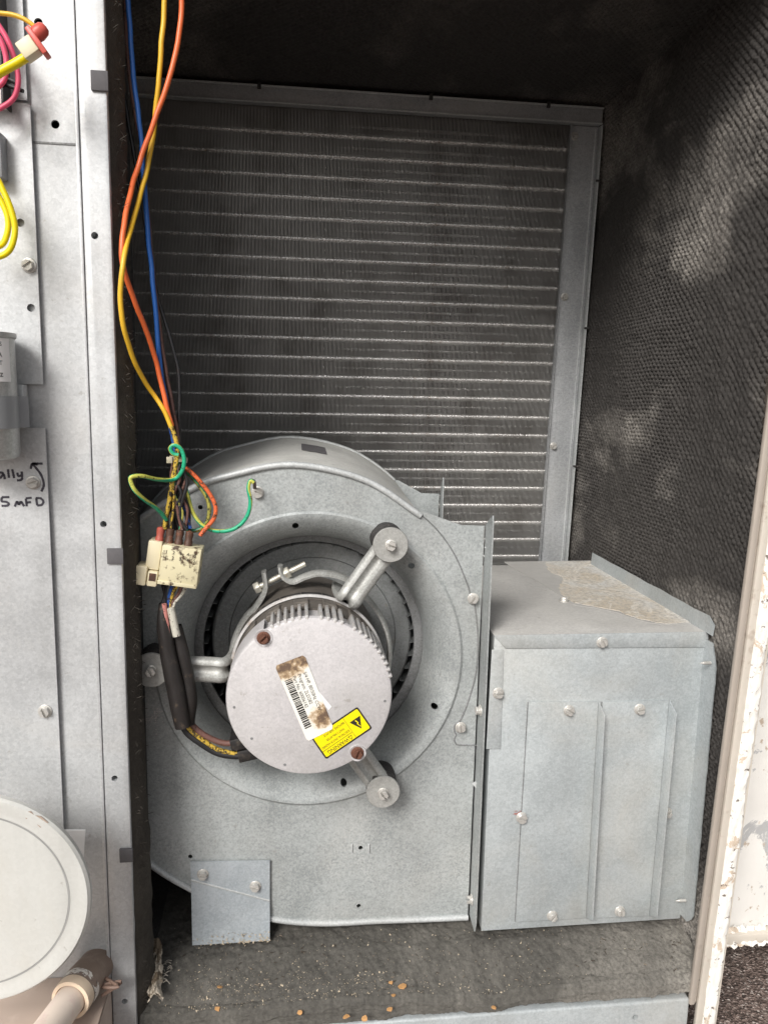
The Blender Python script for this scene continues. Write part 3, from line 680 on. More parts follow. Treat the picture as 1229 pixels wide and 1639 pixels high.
# ---------------------------------------------------------------- motor
MC = Vector((.0155, 0, -.2535)); RMo = .0692
mot = thing('blower_motor', 'round blower motor with pale face, barcode label and yellow warning sticker', 'motor', MC + Vector((0, .06, 0)))
YF = -.004
mb = MB(); mb.lathe([(0, YF), (RMo - .003, YF), (RMo - .001, YF + .0008), (RMo, YF + .003), (RMo, YF + .005), (RMo - .005, YF + .008), (RMo - .005, .034), (0, .034)], MC, (0, 1, 0), 128)
face = part('end_cap', mb, M['motor_face'], mot, smooth=40)
mb = MB()   # smooth part of the cap skirt left, right and below (no fins there)
mb.lathe([(RMo - .0045, YF + .004), (RMo - .0002, YF + .0045), (RMo - .0002, .033), (RMo - .0045, .0335)], MC, (0, 1, 0), 96, True, 0, 360)
# keep only where there are no fins (angles 25..135 degrees above the axis are finned)
keep = []
for f in mb.f:
    c = sum((mb.v[i] for i in f), Vector()) / 4 - MC; a = math.degrees(math.atan2(c.z, c.x)) % 360
    if not 12 < a < 122: keep.append(f)
mb.f = keep; mb.uv = {}; part('cap_skirt', mb, M['motor_face'], mot, smooth=40, fix=False)
fm = MB(); fm.box(RMo - .006, RMo + .0016, YF + .0004, .033, -.0014, .0014); fme = fm.mesh('cooling_fin', M['motor_fin'], Vector((0, .06, 0)), bevel=.0007, seg=2)
a = 14
while a < 121:
    if not (86 < a < 92 or 60 < a < 65):
        o = link('cooling_fin', fme, mot); o.rotation_euler = (0, -R(a), 0)
    a += 4.9
mb = MB(); mb.lathe([(RMo - .006, .034), (RMo - .0035, .034), (RMo - .0035, .064), (RMo - .006, .064)], MC, (0, 1, 0), 96, True); part('vent_ring', mb, M['motor_shell'], mot)
vm = MB(); vm.box(RMo - .005, RMo - .0012, .038, .060, -.0065, .0065); vme = vm.mesh('vent_lug', M['motor_shell'], Vector((0, .06, 0)), bevel=.0006, seg=1)
for a in range(8, 360, 22):
    o = link('vent_lug', vme, mot); o.rotation_euler = (0, -R(a), 0)
mb = MB(); mb.lathe([(RMo - .005, .0642), (RMo - .0005, .0642), (RMo - .0005, .160), (RMo - .012, .172), (0, .174)], MC, (0, 1, 0), 128); part('motor_shell', mb, M['motor_shell'], mot, smooth=40)
mb = MB(); mb.lathe([(RMo - .001, .0628), (RMo + .0012, .0632), (RMo + .0015, .0645), (RMo + .0008, .0658)], MC, (0, 1, 0), 128); part('shell_rim', mb, M['motor_fin'], mot, smooth=60)
for i, a in enumerate((72, 88, 104, 120, 138)):    # dark vent slots raised as little louvres in the shell
    mb = MB(); mb.box(RMo - .0012, RMo - .0001, .0725, .076, -.009, .009, Matrix.Translation(MC) @ Matrix.Rotation(-R(a), 4, 'Y')); part('louvre', mb, M['black'], mot)
# strap band with bolt
RB = RMo + .0012; bp_ = []
for i in range(97):
    a = R(118 - 342 * i / 96)
    rr = RB
    bp_.append(MC + Vector((rr * math.cos(a), .094, rr * math.sin(a))))
ear1 = [P(x, y, Y=.094) for x, y in ((447, 905), (449, 916), (456, 926), (470, 931), (490, 923), (512, 918), (540, 922), (560, 930))]
band = [MC + Vector((RB * math.cos(R(128 + i * 4)), .094, RB * math.sin(R(128 + i * 4)))) for i in range(60)]
mb = MB(); pf = [(-.0075, -.001), (-.0078, .001), (-.0055, .0028), (0, .0036), (.0055, .0028), (.0078, .001), (.0075, -.001), (0, -.0016)]
path = [P(424, 914, Y=.094), P(426, 926, Y=.094), P(427, 940, Y=.094), P(421, 956, Y=.094), P(408, 975, Y=.094)]
st = crv(path, 4)
ang0 = math.degrees(math.atan2(st[-1].z - MC.z, st[-1].x - MC.x))
r0 = (st[-1] - MC - Vector((0, .094, 0))).length
arc = []
for i in range(1, 70):
    a = ang0 + i * (360 - ang0 + 62) / 70; rr = RB + max(0, (r0 - RB) * (1 - i / 6)); arc.append(MC + Vector((rr * math.cos(R(a)), .094, rr * math.sin(R(a)))))
e1 = crv(list(reversed(ear1)), 4)
mb.sweep(pf, st + arc, (0, 1, 0)); mb.sweep(pf, e1, (0, 1, 0))
band = part('strap_band', mb, M['arm'], mot, smooth=50)
b0, b1 = P(413, 940, Y=.094), P(489, 902, Y=.094); dv = (b1 - b0).normalized()
mb = MB(); n_ = 40; pts = [b0.lerp(b1, i / n_) for i in range(n_ + 1)]; mb.tube(pts, [.0024 + (.0004 if i % 2 else 0) for i in range(n_ + 1)], 10); bolt = part('clamp_bolt', mb, M['bolt'], band, smooth=60)
mb = MB(); mb.lathe([(0, -.003), (.0052, -.003), (.0058, -.002), (.0058, .003), (0, .003)], b0 - dv * .0005, dv, 6); mb.lathe([(0, -.0035), (.0058, -.0035), (.0062, 0), (.0058, .0035), (0, .0035)], b0.lerp(b1, .60), dv, 6); part('hex_nut', mb, M['bolt'], band, bevel=.0005)
# three ribbed mounting arms with rubber grommets
def arm(wx, wy, yw, attach_deg, rub):
    wc = P(wx, wy, Y=yw); d = Vector((math.cos(R(attach_deg)), 0, math.sin(R(attach_deg))))
    aend = MC + d * (RB + .004); a2 = aend.copy(); a2.y = .058; wb = wc + Vector((0, .0078, 0))
    dirv = (a2 - wb); side = Vector((0, 1, 0)).cross(dirv).normalized()
    tip = wb - Vector((dirv.x, 0, dirv.z)).normalized() * .004
    inn = MC + d * (RB + .0012)
    pth = crv([tip, wb, wb.lerp(a2, .45), wb.lerp(a2, .82), MC + d * (RB + .0055) + Vector((0, yw + .012, 0)), inn + Vector((0, .090, 0)), inn + Vector((0, .112, 0))], 5)
    prof = [(-.0115, -.0004), (-.0112, .0018), (-.0085, .0034), (-.0055, .0034), (-.0032, .0016), (-.001, .0008), (.001, .0008), (.0032, .0016), (.0055, .0034), (.0085, .0034), (.0112, .0018), (.0115, -.0004), (.006, -.0012), (-.006, -.0012)]
    mb = MB(); mb.sweep([(a_, -b_ * 1.7) for a_, b_ in prof], pth, -side)
    ar = part('mounting_arm', mb, M['arm'], mot, smooth=50)
    mb = MB(); mb.lathe([(0, -.0016), (.0152, -.0016), (.0158, -.0008), (.0158, .0004), (0, .0006)], wc, (0, 1, 0), 40); wsh = part('washer', mb, M['washer'], ar, smooth=30)
    mb = MB(); mb.lathe([(.004, -.0005), (.0135, -.0005), (.0150, .001), (.0150, .007), (.0125, .009), (.0125, .013), (.0150, .015), (.0150, rub), (.004, rub)], wc + Vector((0, .006, 0)), (0, 1, 0), 40); part('grommet', mb, M['rubber'], ar, smooth=40)
    put_screw(wc + Vector((0, -.0017, 0)), ar, me=SCREW_BIG, name='bolt', tilt=.05, roll={625: 1.25, 613: .6, 243: .5}[wx])
arm(625, 872, .046, 62, .03); arm(613, 1267, .048, -62, .026); arm(243, 1072, .048, 178, .028)
# cap screws, pits, stickers
for x, y in ((422, 1021), (572, 1205)):
    put_screw(P(x, y, Y=YF - .0001), face, me=SCREW_RUST, name='rusty_screw', tilt=0)
    mb = MB(); mb.lathe([(.0056, -.0002), (.0072, -.0008), (.0076, .0004)], P(x, y, Y=YF), (0, 1, 0), 24); part('screw_boss', mb, M['motor_face'], face)
for x, y in ((375, 1132), (456, 1224), (616, 1122), (403, 1182)):
    mb = MB(); mb.lathe([(0, -.0004), (.0011, -.0004), (.0013, .0002)], P(x, y, Y=YF), (0, 1, 0), 10); part('punch_mark', mb, M['galv_dark'], face)
def F(x, y, k): return P(x, y, Y=YF - k)
tl, tr, br, bl = (440, 1066), (487, 1048), (534, 1166), (492, 1187)
mb = MB(); mb.add([F(497, 1098, .0004), F(505, 1100, .0004), F(531, 1131, .0004), F(526, 1137, .0004)], [(0, 1, 2, 3)]); part('label_scrap', mb, M['card'], face, fix=False)
def bil(u, v): # u along the label (top to bottom), v across (0 at right edge)
    a = Vector(tr).lerp(Vector(br), u); b = Vector(tl).lerp(Vector(bl), u); q = a.lerp(b, v); return q
def lab(u, v):
    du, dv_ = min(u, 1 - u) * 130, min(v, 1 - v) * 48
    uu, vv_ = u, v
    if du < 4 and dv_ < 4: # rounded corners
        vv_ = v + (.5 - v) * .06 * (1 - du / 4) * (1 - dv_ / 4) * 2
    q = bil(uu, vv_); return tuple(F(q.x, q.y, .0008)), (u, v)
mb = MB(); mb.grid(lab, 60, 24); paper = part('barcode_label', mb, M['paper'], face, fix=False)
mb = MB(); u = .215; random.seed(3)
while u < .86:
    wd = random.choice((.009, .010, .014, .020))
    cs = [bil(u, .66), bil(u, .90), bil(u + wd, .90), bil(u + wd, .66)]; mb.add([F(c.x, c.y, .001) for c in cs], [(0, 1, 2, 3)]); u += wd + random.choice((.006, .007, .011))
part('barcode', mb, M['print'], paper, fix=False)
def put_text(body, o, x1, h, up_from, k, parent, nm):
    a, b, c = F(*o, k), F(*x1, k), F(*up_from, k)
    m4 = frame(a, b - a, c - a); m = text_mb(body, h, m4)
    wd = max((m4.inverted() @ v).x for v in m.v); sc_ = (b - a).length / wd; iv = m4.inverted()
    m.v = [m4 @ Vector(((iv @ v).x * sc_, (iv @ v).y, 0)) for v in m.v]
    part(nm, m, M['print'], parent, fix=False)
for body, v0, v1, u0, u1 in (('Part No. 60006142', .62, .50, .2, .62), ('Program: 2LD282', .44, .32, .2, .60), ('3/4 HP, 80/50Hz CCW', .25, .13, .2, .72)):
    a, b, c = bil(u0, v0), bil(u1, v0), bil(u0, v1); put_text(body, (a.x, a.y), (b.x, b.y), .0042, (c.x, c.y), .001, paper, 'printed_line')
# yellow warning sticker (printed upside down as in the photo)
A0, A1, A2 = Vector((596, 1165.5)), Vector((522, 1215.5)), Vector((572, 1131))   # reading start-top, reading end-top, start-bottom
ex, ey = A1 - A0, A2 - A0
def st_(u, v): q = A0 + ex * u + ey * v; return (q.x, q.y)
def rrect(u0, u1, v0, v1, k, r=.035):
    pts = []
    for cu, cv, a0 in ((u1 - r, v0 + r * 2.1, -90), (u1 - r, v1 - r * 2.1, 0), (u0 + r, v1 - r * 2.1, 90), (u0 + r, v0 + r * 2.1, 180)):
        for i in range(5):
            a = R(a0 + i * 22.5); pts.append(F(*st_(cu + r * math.cos(a), cv + r * 2.1 * math.sin(a)), k))
    m = MB(); m.add(pts, [list(range(len(pts)))]); return m
sticker = part('warning_sticker', rrect(0, 1, 0, 1, .0002), M['print'], face, fix=False)
part('sticker_face', rrect(.028, .972, .06, .94, .00035, .025), M['yellow_label'], sticker, fix=False)
def poly(pts, k): m = MB(); m.add([F(*st_(*p), k) for p in pts], [list(range(len(pts)))]); return m
tri = part('hazard_triangle', poly([(.055, .66), (.165, .22), (.28, .66)], .0005), M['print'], sticker, fix=False)
tri2 = MB()
for pl in ([(.155, .30), (.185, .46), (.17, .47), (.145, .31)], [(.185, .46), (.165, .44), (.15, .47), (.17, .50)], [(.16, .47), (.185, .60), (.165, .62), (.145, .48)]): tri2.add([F(*st_(*p), .0006) for p in pl], [(0, 1, 2, 3)])
part('lightning_bolt', tri2, M['yellow_label'], sticker, fix=False)
for (u0, v0, u1, v1) in ((.33, .06, .335, .94), (.34, .30, .97, .315)):
    part('rule', poly([(u0, v0), (u1, v0), (u1, v1), (u0, v1)], .0005), M['print'], sticker, fix=False)
put_text('\u25b3WARNING', st_(.37, .24), st_(.90, .24), .0052, st_(.37, .05), .0005, sticker, 'printed_line')
put_text('ELECTRICAL SHOCK HAZARD', st_(.36, .46), st_(.95, .46), .0028, st_(.36, .1), .0005, sticker, 'printed_line')
put_text('WAIT 5 MIN AFTER', st_(.42, .63), st_(.80, .63), .0028, st_(.42, .1), .0005, sticker, 'printed_line')
put_text('BEFORE SERVICE', st_(.36, .82), st_(.80, .82), .0028, st_(.36, .1), .0005, sticker, 'printed_line')

# ---------------------------------------------------------------- heater box at the outlet
BX0, BX1, BY0, BY1, BZ0, BZ1 = .187, .3945, .055, .344, -.5255, -.2215
bx = thing('heater_box', 'square galvanised sheet metal box beside the blower with screwed cover plates', 'box', ((BX0 + BX1) / 2, .2, BZ0))
mb = MB(); mb.box(BX0, BX1, BY0, BY0 + .0012, BZ0, BZ1 - .0015); fp = part('front_panel', mb, M['galv_box'], bx, bevel=.0005)
mb = MB(); mb.box(BX0 + .0005, BX0 + .0017, BY0 + .0013, BY1, BZ0, BZ1 - .0015); mb.box(BX1 - .0015, BX1 - .0003, BY0 + .0013, BY1, BZ0, BZ1 - .0015); mb.box(BX0 + .002, BX1 - .002, BY1 - .0012, BY1 - .0001, BZ0, BZ1 - .002); part('side_walls', mb, M['galv_box'], bx)
mb = MB(); mb.box(BX0, BX1, BY0 - .0006, BY1, BZ1 - .0012, BZ1); top = part('top_panel', mb, M['galv_top'], bx, bevel=.0004)
a = [P(x, y, Y=BY0 - .0012) for x, y in ((790, 1018), (1133, 1018), (1132, 1036), (809, 1038))]
a[0].z = a[1].z = BZ1; mb = MB(); mb.slab([a[3], a[2], a[1], a[0]], (0, .001, 0)); tf = part('top_flange', mb, M['galv_box'], top, bevel=.0003)
put_screw(P(963, 1028, Y=BY0 - .0013), tf); put_screw(P(902, 963, Z=BZ1 + .0001), top, (0, 0, 1))
a = [P(x, y, Y=BY0 - .001) for x, y in ((787, 1040), (806, 1040), (801, 1199), (778, 1199))]; mb = MB(); mb.slab([a[3], a[2], a[1], a[0]], (0, .0009, 0)); lf = part('side_tab', mb, M['galv_box'], bx, bevel=.0003)
put_screw(P(797, 1109, Y=BY0 - .0011), lf, roll=1.6)
# cover plates with bent flanges
def cover(pts, fl_top, fl_bot):
    q = [P(x, y, Y=BY0 - .0018) for x, y in pts]; mb = MB(); mb.slab([q[3], q[2], q[1], q[0]], (0, .0015, 0)); c = part('cover_plate', mb, M['galv_box'], bx, bevel=.0003)
    mb = MB(); mb.tube([q[0] + Vector((-.0003, .0012, 0)), q[3] + Vector((-.0003, .0012, 0))], .0006, 6); mb.tube([q[3] + Vector((0, .0012, -.0003)), q[2] + Vector((0, .0012, -.0003))], .0005, 6); part('edge_gap_shade', mb, M['galv_dark'], c, fix=False)  # thin dark tubes stand in for the shaded gap under the plate edges
    t, b = q[1], q[2]; dy = .0145; mb = MB()
    mb.slab([t + Vector((0, 0, 0)), b, b + Vector((.0005, -dy, .009)), t + Vector((.0005, -dy, -.008))], (.0011, 0, 0)); part('bent_flange', mb, M['galv_box'], c, bevel=.0002); return c
c1 = cover(((846, 1124), (957, 1123), (937, 1470), (825, 1476)), 0, 0)
c2 = cover(((964, 1124), (1070, 1121), (1038, 1466), (944, 1470)), 0, 0)
put_screw(P(910, 1137, Y=BY0 - .0019), c1); put_screw(P(883, 1465, Y=BY0 - .0019), c1); put_screw(P(834, 1308, Y=BY0 - .0019), c1, me=SCREW_PAN)
put_screw(P(1023, 1135, Y=BY0 - .0019), c2); put_screw(P(991, 1458, Y=BY0 - .0019), c2); put_screw(P(1066, 1300, Y=BY0 - .0019), fp)
mb = MB()
for i in range(26):
    a = P(834 - random.random() ** 1.5 * 18, 1302 + random.uniform(-4, 2), Y=BY0 - .00195); mb.box(a.x - random.uniform(.0004, .0016), a.x + .0006, a.y, a.y + .0001, a.z - .0002, a.z + .0002)
part('rust_smear', mb, plain('red_rust', (.42, .10, .07), .7), c1, fix=False)
# right flange bent towards the door, with ragged edge and screw points
mb = MB(); q = []
n_ = 40; zt0, zb0 = P(1140, 1030, X=BX1).z, P(1092, 1468, X=BX1).z
for i in range(n_ + 1):
    t = i / n_; z = zb0 + (zt0 - zb0) * t; e = .0215 + .0012 * nz((z * 70, 0, 0)); 
    if t > .93: e -= (t - .93) * .12
    if t < .04: e -= (.04 - t) * .25
    q.append((e, z))
v = [(BX1 - .0004, BY0 + .0005, z) for e, z in q] + [(BX1 + .0006, BY0 - e, z) for e, z in q]
mb.add(v, [(i, i + 1, n_ + 2 + i, n_ + 1 + i) for i in range(n_)])
v2 = [(p[0] + .001, p[1], p[2]) for p in v]; mb.add(v2, [(i, n_ + 1 + i, n_ + 2 + i, i + 1) for i in range(n_)]); rf = part('wall_flange', mb, M['galv_box'], bx, fix=False, smooth=60)
mb = MB(); n_ = 30; q = []
ya, yb = .040, BY1
for i in range(n_ + 1):
    t = i / n_; y = ya + (yb - ya) * t; q.append((y, BZ1 + .0165 + .0012 * nz((y * 30, 2, 0)) - (.0 if i else .006)))
v = [(BX1 - .001, y, BZ1) for y, z in q] + [(BX1 + .0002, y, z) for y, z in q]; mb.add(v, [(i, i + 1, n_ + 2 + i, n_ + 1 + i) for i in range(n_)]); part('top_upstand', mb, M['galv_box'], top, fix=False)
for x, y in ((1131, 1061), (1091, 1441)):
    p = P(x + 6, y, X=BX1 - .001); mb = MB(); n_ = 14; mb.tube([p + Vector((-.0115 * i / n_, 0, 0)) for i in range(n_ + 1)], [(.0019 if i % 2 else .0014) * (1 if i < 8 else max(.12, 1 - (i - 8) / 6)) for i in range(n_ + 1)], 8); part('screw_point', mb, M['screw'], rf, smooth=60)
def onTop(pts, k): return [P(x, y, Z=BZ1 + k) for x, y in pts]
o1 = crv(onTop(((806, 899), (822, 910), (860, 930), (892, 950), (912, 966), (945, 972), (985, 980), (1020, 992), (1060, 999), (1114, 996)), .0004), 4) + crv(onTop(((1100, 985), (1040, 948), (990, 918), (948, 897)), .0004), 4)
mb = MB(); mb.slab(list(reversed(o1)), (0, 0, -.0003)); part('water_film', mb, M['film'], top)
o2 = crv(onTop(((872, 899), (880, 915), (900, 925), (895, 945), (915, 962), (950, 970), (990, 978), (1020, 989), (1070, 997), (1112, 994)), .0009), 5) + crv(onTop(((1098, 985), (1040, 949), (990, 919), (950, 898)), .0009), 4)
o2 = [o2[i].lerp(o2[(i + 1) % len(o2)], k / 5) for i in range(len(o2)) for k in range(5)]
o2 = [p + Vector((nz((p.x * 90, p.y * 90, 0)) + .6 * nz((p.x * 320, p.y * 320, 3)), 1.6 * nz((p.x * 90, p.y * 90, 7)) + nz((p.x * 320, p.y * 320, 9)), 0)) * .0022 for p in o2]
mb = MB(); mb.slab(list(reversed(o2)), (0, 0, -.0005)); part('mineral_crust', mb, M['crust'], top)

# ---------------------------------------------------------------- wires
def wpts(l, y):
    q = crv([P(p[0], p[1], Y=(p[2] if len(p) > 2 else y)) for p in l], 6)
    return [p + Vector((nz(p * 60), nz(p * 60 + Vector((5, 5, 5))), nz(p * 60 + Vector((9, 0, 9))))) * .0007 for p in q]
def wire_thing(nm, l, y, r, mat, label, group=None, lower=None):
    r *= .9; mb = MB(); mb.tube(wpts(l, y), r, 10)
    if not lower: return solo(nm, mb, M[mat], label, 'wire', group, smooth=80, fix=False)
    t = thing(nm, label, 'wire', P(l[0][0], l[0][1], Y=y), group)
    part('clean_length', mb, M[mat], t, smooth=80, fix=False)
    mb = MB(); mb.tube(wpts(lower[0], y), r, 10); part('grimy_end', mb, M[lower[1]], t, smooth=80, fix=False, label='grimy lower end of the wire'); return t
GW = 'wires hanging down to the plug'
wire_thing('hanging_wire', [(264, -25), (262, 30), (256, 110), (248, 190, .034), (236, 270, .034), (215, 350, .015), (199, 410, -.006), (193, 460, -.008), (198, 520, -.004), (216, 580, .012), (243, 627), (263, 657), (274, 682)], .03, .00215, 'gold_wire',
           'golden yellow wire crossing the orange one and bowing out to the left', GW, ([(274, 682), (281, 700), (284, 722), (280, 750), (276, 775), (272, 800), (266, 825), (264, 846)], 'gold_dirty'))
wire_thing('hanging_wire', [(291, -25), (290, 30), (276, 110, .027), (247, 195, .027), (222, 265, .027), (204, 330, .01), (196, 390, -.002), (197, 427, -.002), (208, 462, .006), (231, 520, .018), (251, 580), (264, 640), (276, 682)], .032, .00225, 'orange_wire',
           'bright orange wire, rightmost at the top of the opening', GW)
wire_thing('hanging_wire', [(204, -25), (207, 30), (213, 110), (222, 180), (229, 260), (238, 380), (244, 440), (251, 520), (259, 600), (267, 650), (273, 682)], .037, .0021, 'blue_wire',
           'blue wire hanging from the dark ceiling to the plug', GW, ([(273, 682), (279, 712), (283, 735), (284, 760), (287, 785), (296, 812), (304, 846)], 'blue_dirty'))
wire_thing('hanging_wire', [(186, -25), (188, 40), (193, 107), (205, 190), (217, 260), (230, 340), (241, 415), (253, 475), (272, 540), (285, 590), (288, 640), (287, 690), (286, 718), (284, 745), (286, 775), (279, 810), (283, 848)], .045, .0017, 'black_wire',
           'thin black wire hanging against the dark coil', GW)
wire_thing('hanging_wire', [(199, -25), (202, 50), (208, 120), (218, 185), (227, 240), (236, 330), (245, 430), (255, 520), (263, 575), (273, 632), (283, 684), (285, 722), (279, 760), (276, 790), (270, 820), (258, 850)], .042, .0018, 'brown_wire',
           'brown wire hanging close behind the blue wire', GW)
wire_thing('earth_wire', [(266, 832), (250, 813, .016), (232, 800, .004), (216, 785, -.004), (209, 770, -.005), (212, 763, -.005), (230, 762, .0), (255, 768, .014), (278, 767), (291, 755), (295, 738), (290, 719), (280, 712), (273, 717), (277, 726), (286, 728)], .028, .0019, 'green_wire',
           'green and yellow striped wire looped out left of the wire bundle')
wire_thing('earth_wire', [(294, 735), (294, 760), (299, 790), (309, 820), (326, 842), (352, 850), (378, 845), (396, 826), (402, 802), (398, 782), (401, 769), (407, 772)], .040, .0019, 'green_wire',
           'green and yellow striped wire curving to the screw on the blower', None)
mb = MB(); mb.tube(wpts([(402, 768, .045), (407, 772, .06), (408, 780, .074), (411, 786, .0765)], .06), .0016, 8); solo('ring_terminal', mb, M['brown_term'], 'brown crimped terminal under the earth screw on the blower plate', 'terminal')
wire_thing('loop_wire', [(297, 748), (316, 765), (334, 787), (345, 810), (342, 830), (330, 846), (321, 857)], .036, .0020, 'orange_dirty', 'dirty orange wire looping right of the bundle into the plug')
wire_thing('loop_wire', [(297, 752), (312, 768), (328, 790), (335, 812), (331, 836), (315, 849), (295, 846), (282, 828), (279, 808)], .043, .0019, 'green_dirty', 'grimy green wire making a closed loop above the plug')
wire_thing('loop_wire', [(290, 745), (291, 770), (284, 795), (279, 820), (287, 846)], .036, .0017, 'black_wire', 'short black wire in the bundle just above the plug')
wire_thing('loop_wire', [(279, 750), (279, 775), (275, 800), (268, 825), (268, 846)], .033, .0017, 'brown_wire', 'short brown wire at front of the bundle above the plug')
for l, mt, lb in (([(289, 742), (282, 768), (290, 792), (277, 818), (276, 847)], 'black_wire', 'black wire weaving through the middle of the bundle above the plug'),
                  ([(283, 742), (288, 765), (279, 790), (284, 815), (292, 847)], 'brown_wire', 'brown wire twisted behind the bundle above the plug'),
                  ([(292, 748), (300, 772), (292, 800), (288, 825), (299, 848)], 'black_wire', 'black wire on the right side of the bundle above the plug')):
    wire_thing('loop_wire', l, .031, .0016, mt, lb)
mb = MB(); cc = P(286, 735, Y=.037); mb.lathe([(.0062, -.0022), (.0074, -.0022), (.0074, .0022), (.0062, .0022)], cc, (.1, .1, 1), 20, True)
mb.box(-.0024, .0024, -.0088, -.0064, -.0026, .0026, Matrix.Translation(cc + Vector((-.006, 0, 0)))); solo('cable_tie', mb, plain('dirty_tie', (.42, .38, .28), .5, 0, .2, 200, .1, (.1, .07, .05)), 'dirty pale cable tie round the wire bundle above the plug', 'cable tie', bevel=.0003)

# plug
pc = P(290, 902, Y=.030); PR = Matrix.Translation(pc) @ Matrix.Rotation(R(8.5), 4, 'Y')
plug = thing('wire_plug', 'cream multi-pin wire plug with sooty stains hanging before the blower plate', 'plug', pc)
k = .000525
mb = MB(); mb.box(-30 * k, 31 * k, -.010, .012, -33 * k, 31 * k, PR); body = part('plug_body', mb, M['cream'], plug, bevel=.0012)
mb = MB(); mb.box(-30 * k, 31 * k, -.0112, -.0102, -32.5 * k, -26 * k, PR); part('bottom_lip', mb, M['cream'], body, bevel=.0004)
mb = MB(); mb.box(-53 * k, -31 * k, -.006, .012, -14 * k, 33 * k, PR); part('side_block', mb, M['cream_clean'], plug, bevel=.0016)
mb = MB(); mb.box(-66 * k, -48 * k, -.009, .009, -40 * k, -8 * k, PR); mb.box(-47 * k, -31 * k, -.0085, .008, -40 * k, -15 * k, PR); lt = part('latch', mb, M['cream_clean'], plug, bevel=.0014)
mb = MB(); mb.box(-44 * k, -34 * k, -.0092, -.0086, -30 * k, -18 * k, PR); part('latch_slot', mb, M['brown_term'], lt)
for i in range(5):
    for row, zz in ((0, 12), (1, 21)):
        m4 = PR @ Matrix(((1, 0, 0, (-24 + i * 11) * k), (0, 0, -1, -.0103), (0, 1, 0, (zz - 3) * k), (0, 0, 0, 1))); part('pin_number', text_mb(str(i + 1), .0040, m4), M['print'], body, fix=False)
for i in range(4):
    c = PR @ Vector(((-38 + i * 15) * k, 0, 38 * k)); mb = MB(); mb.lathe([(0, -.006), (.0036, -.006), (.0034, 0), (.0028, .001), (.0034, .005), (.0030, .008), (0, .009)], c, (PR.to_3x3() @ Vector((0, 0, 1))), 12)
    part('crimp_terminal', mb, M['red_term'] if i == 0 else M['brown_term'], plug, smooth=40)
for i, (x0, mt) in enumerate(((268, 'black_wire'), (277, 'blue_dirty'), (284, 'gold_dirty'), (291, 'brown_wire'), (299, 'white_wire'), (262, 'black_wire'))):
    x1 = (264, 270, 272, 274, 277, 260)[i]
    mb = MB(); mb.tube(wpts([(x0, 936, .034), ((x0 + x1) / 2 + (3 if i > 2 else -2), 952), (x1, 970), (x1 + 2, 1003)], .038), .0016, 8); part('lead', mb, M[mt], plug, smooth=80, fix=False)
mb = MB(); mb.tube(wpts([(263, 966), (265, 985), (270, 1015)], .034), .0023, 8); part('lead', mb, M['pale_pink'], plug, smooth=80, fix=False)
mb = MB(); mb.tube(wpts([(273, 972), (277, 990), (283, 1018)], .035), .0034, 10); part('lead', mb, M['white_wire'], plug, smooth=80, fix=False)
random.seed(5)
for i in range(7):
    xt, xe = 282 + random.uniform(-5, 9), 258 + i * 7.5
    mb = MB(); mb.tube(wpts([(xt, 738)] + [(xt + (xe - xt) * t + random.uniform(-7, 7), 738 + 108 * t) for t in (.25, .5, .75)] + [(xe, 849)], random.uniform(.029, .038)), random.uniform(.0009, .0014), 7)
    part('strand', mb, M[('black_wire', 'brown_wire', 'gold_dirty', 'black_wire', 'green_dirty', 'brown_wire', 'black_wire')[i]], plug, smooth=80, fix=False)
def sleeve(l, y, rr, label):
    q = wpts(l, y); n_ = len(q); mb = MB(); rads = []
    for i in range(n_):
        t = i / (n_ - 1) * (len(rr) - 1); a = int(min(t, len(rr) - 2)); rads.append(rr[a] + (rr[a + 1] - rr[a]) * (t - a))
    mb.tube(q, rads, 14, caps=False); return solo('cable_sleeve', mb, M['sleeve'], label, 'cable sleeve', 'black cable sleeves below the plug', smooth=80, fix=False)
sleeve([(261, 965), (263, 1005), (272, 1060), (283, 1110), (294, 1162)], .036, [.0035, .006, .0072, .0078, .0072], 'longer black cable sleeve, the left of the pair below the plug')
sleeve([(281, 1002), (291, 1040), (300, 1085), (304, 1120), (302, 1158)], .043, [.0055, .0062, .0064, .0066, .0058], 'shorter black cable sleeve, the right of the pair below the plug')
GM = 'leads running from the sleeves into the motor'
for l, mt, r, lb in (([(292, 1150), (300, 1164), (325, 1185), (350, 1200), (375, 1206), (398, 1204)], 'gold_dirty', .0026, 'grimy yellow motor lead, uppermost in its bundle'),
                     ([(290, 1158), (303, 1176), (330, 1195), (358, 1208), (385, 1210), (400, 1206)], 'black_wire', .0034, 'thick black motor lead under the yellow one'),
                     ([(300, 1150), (318, 1170), (340, 1183), (362, 1190), (385, 1186)], 'brown_wire', .0030, 'brown motor lead along the inlet ring edge')):
    wire_thing('motor_lead', l, .045, r, mt, lb, GM)
for (x, y) in ((384, 1187), (396, 1205)):
    mb = MB(); mb.box(-.008, .009, -.006, .03, -.0055, .0055, Matrix.Translation(P(x, y, Y=.046)) @ Matrix.Rotation(R(-12), 4, 'Y')); part('lead_plug', mb, M['black'], mot, bevel=.001)

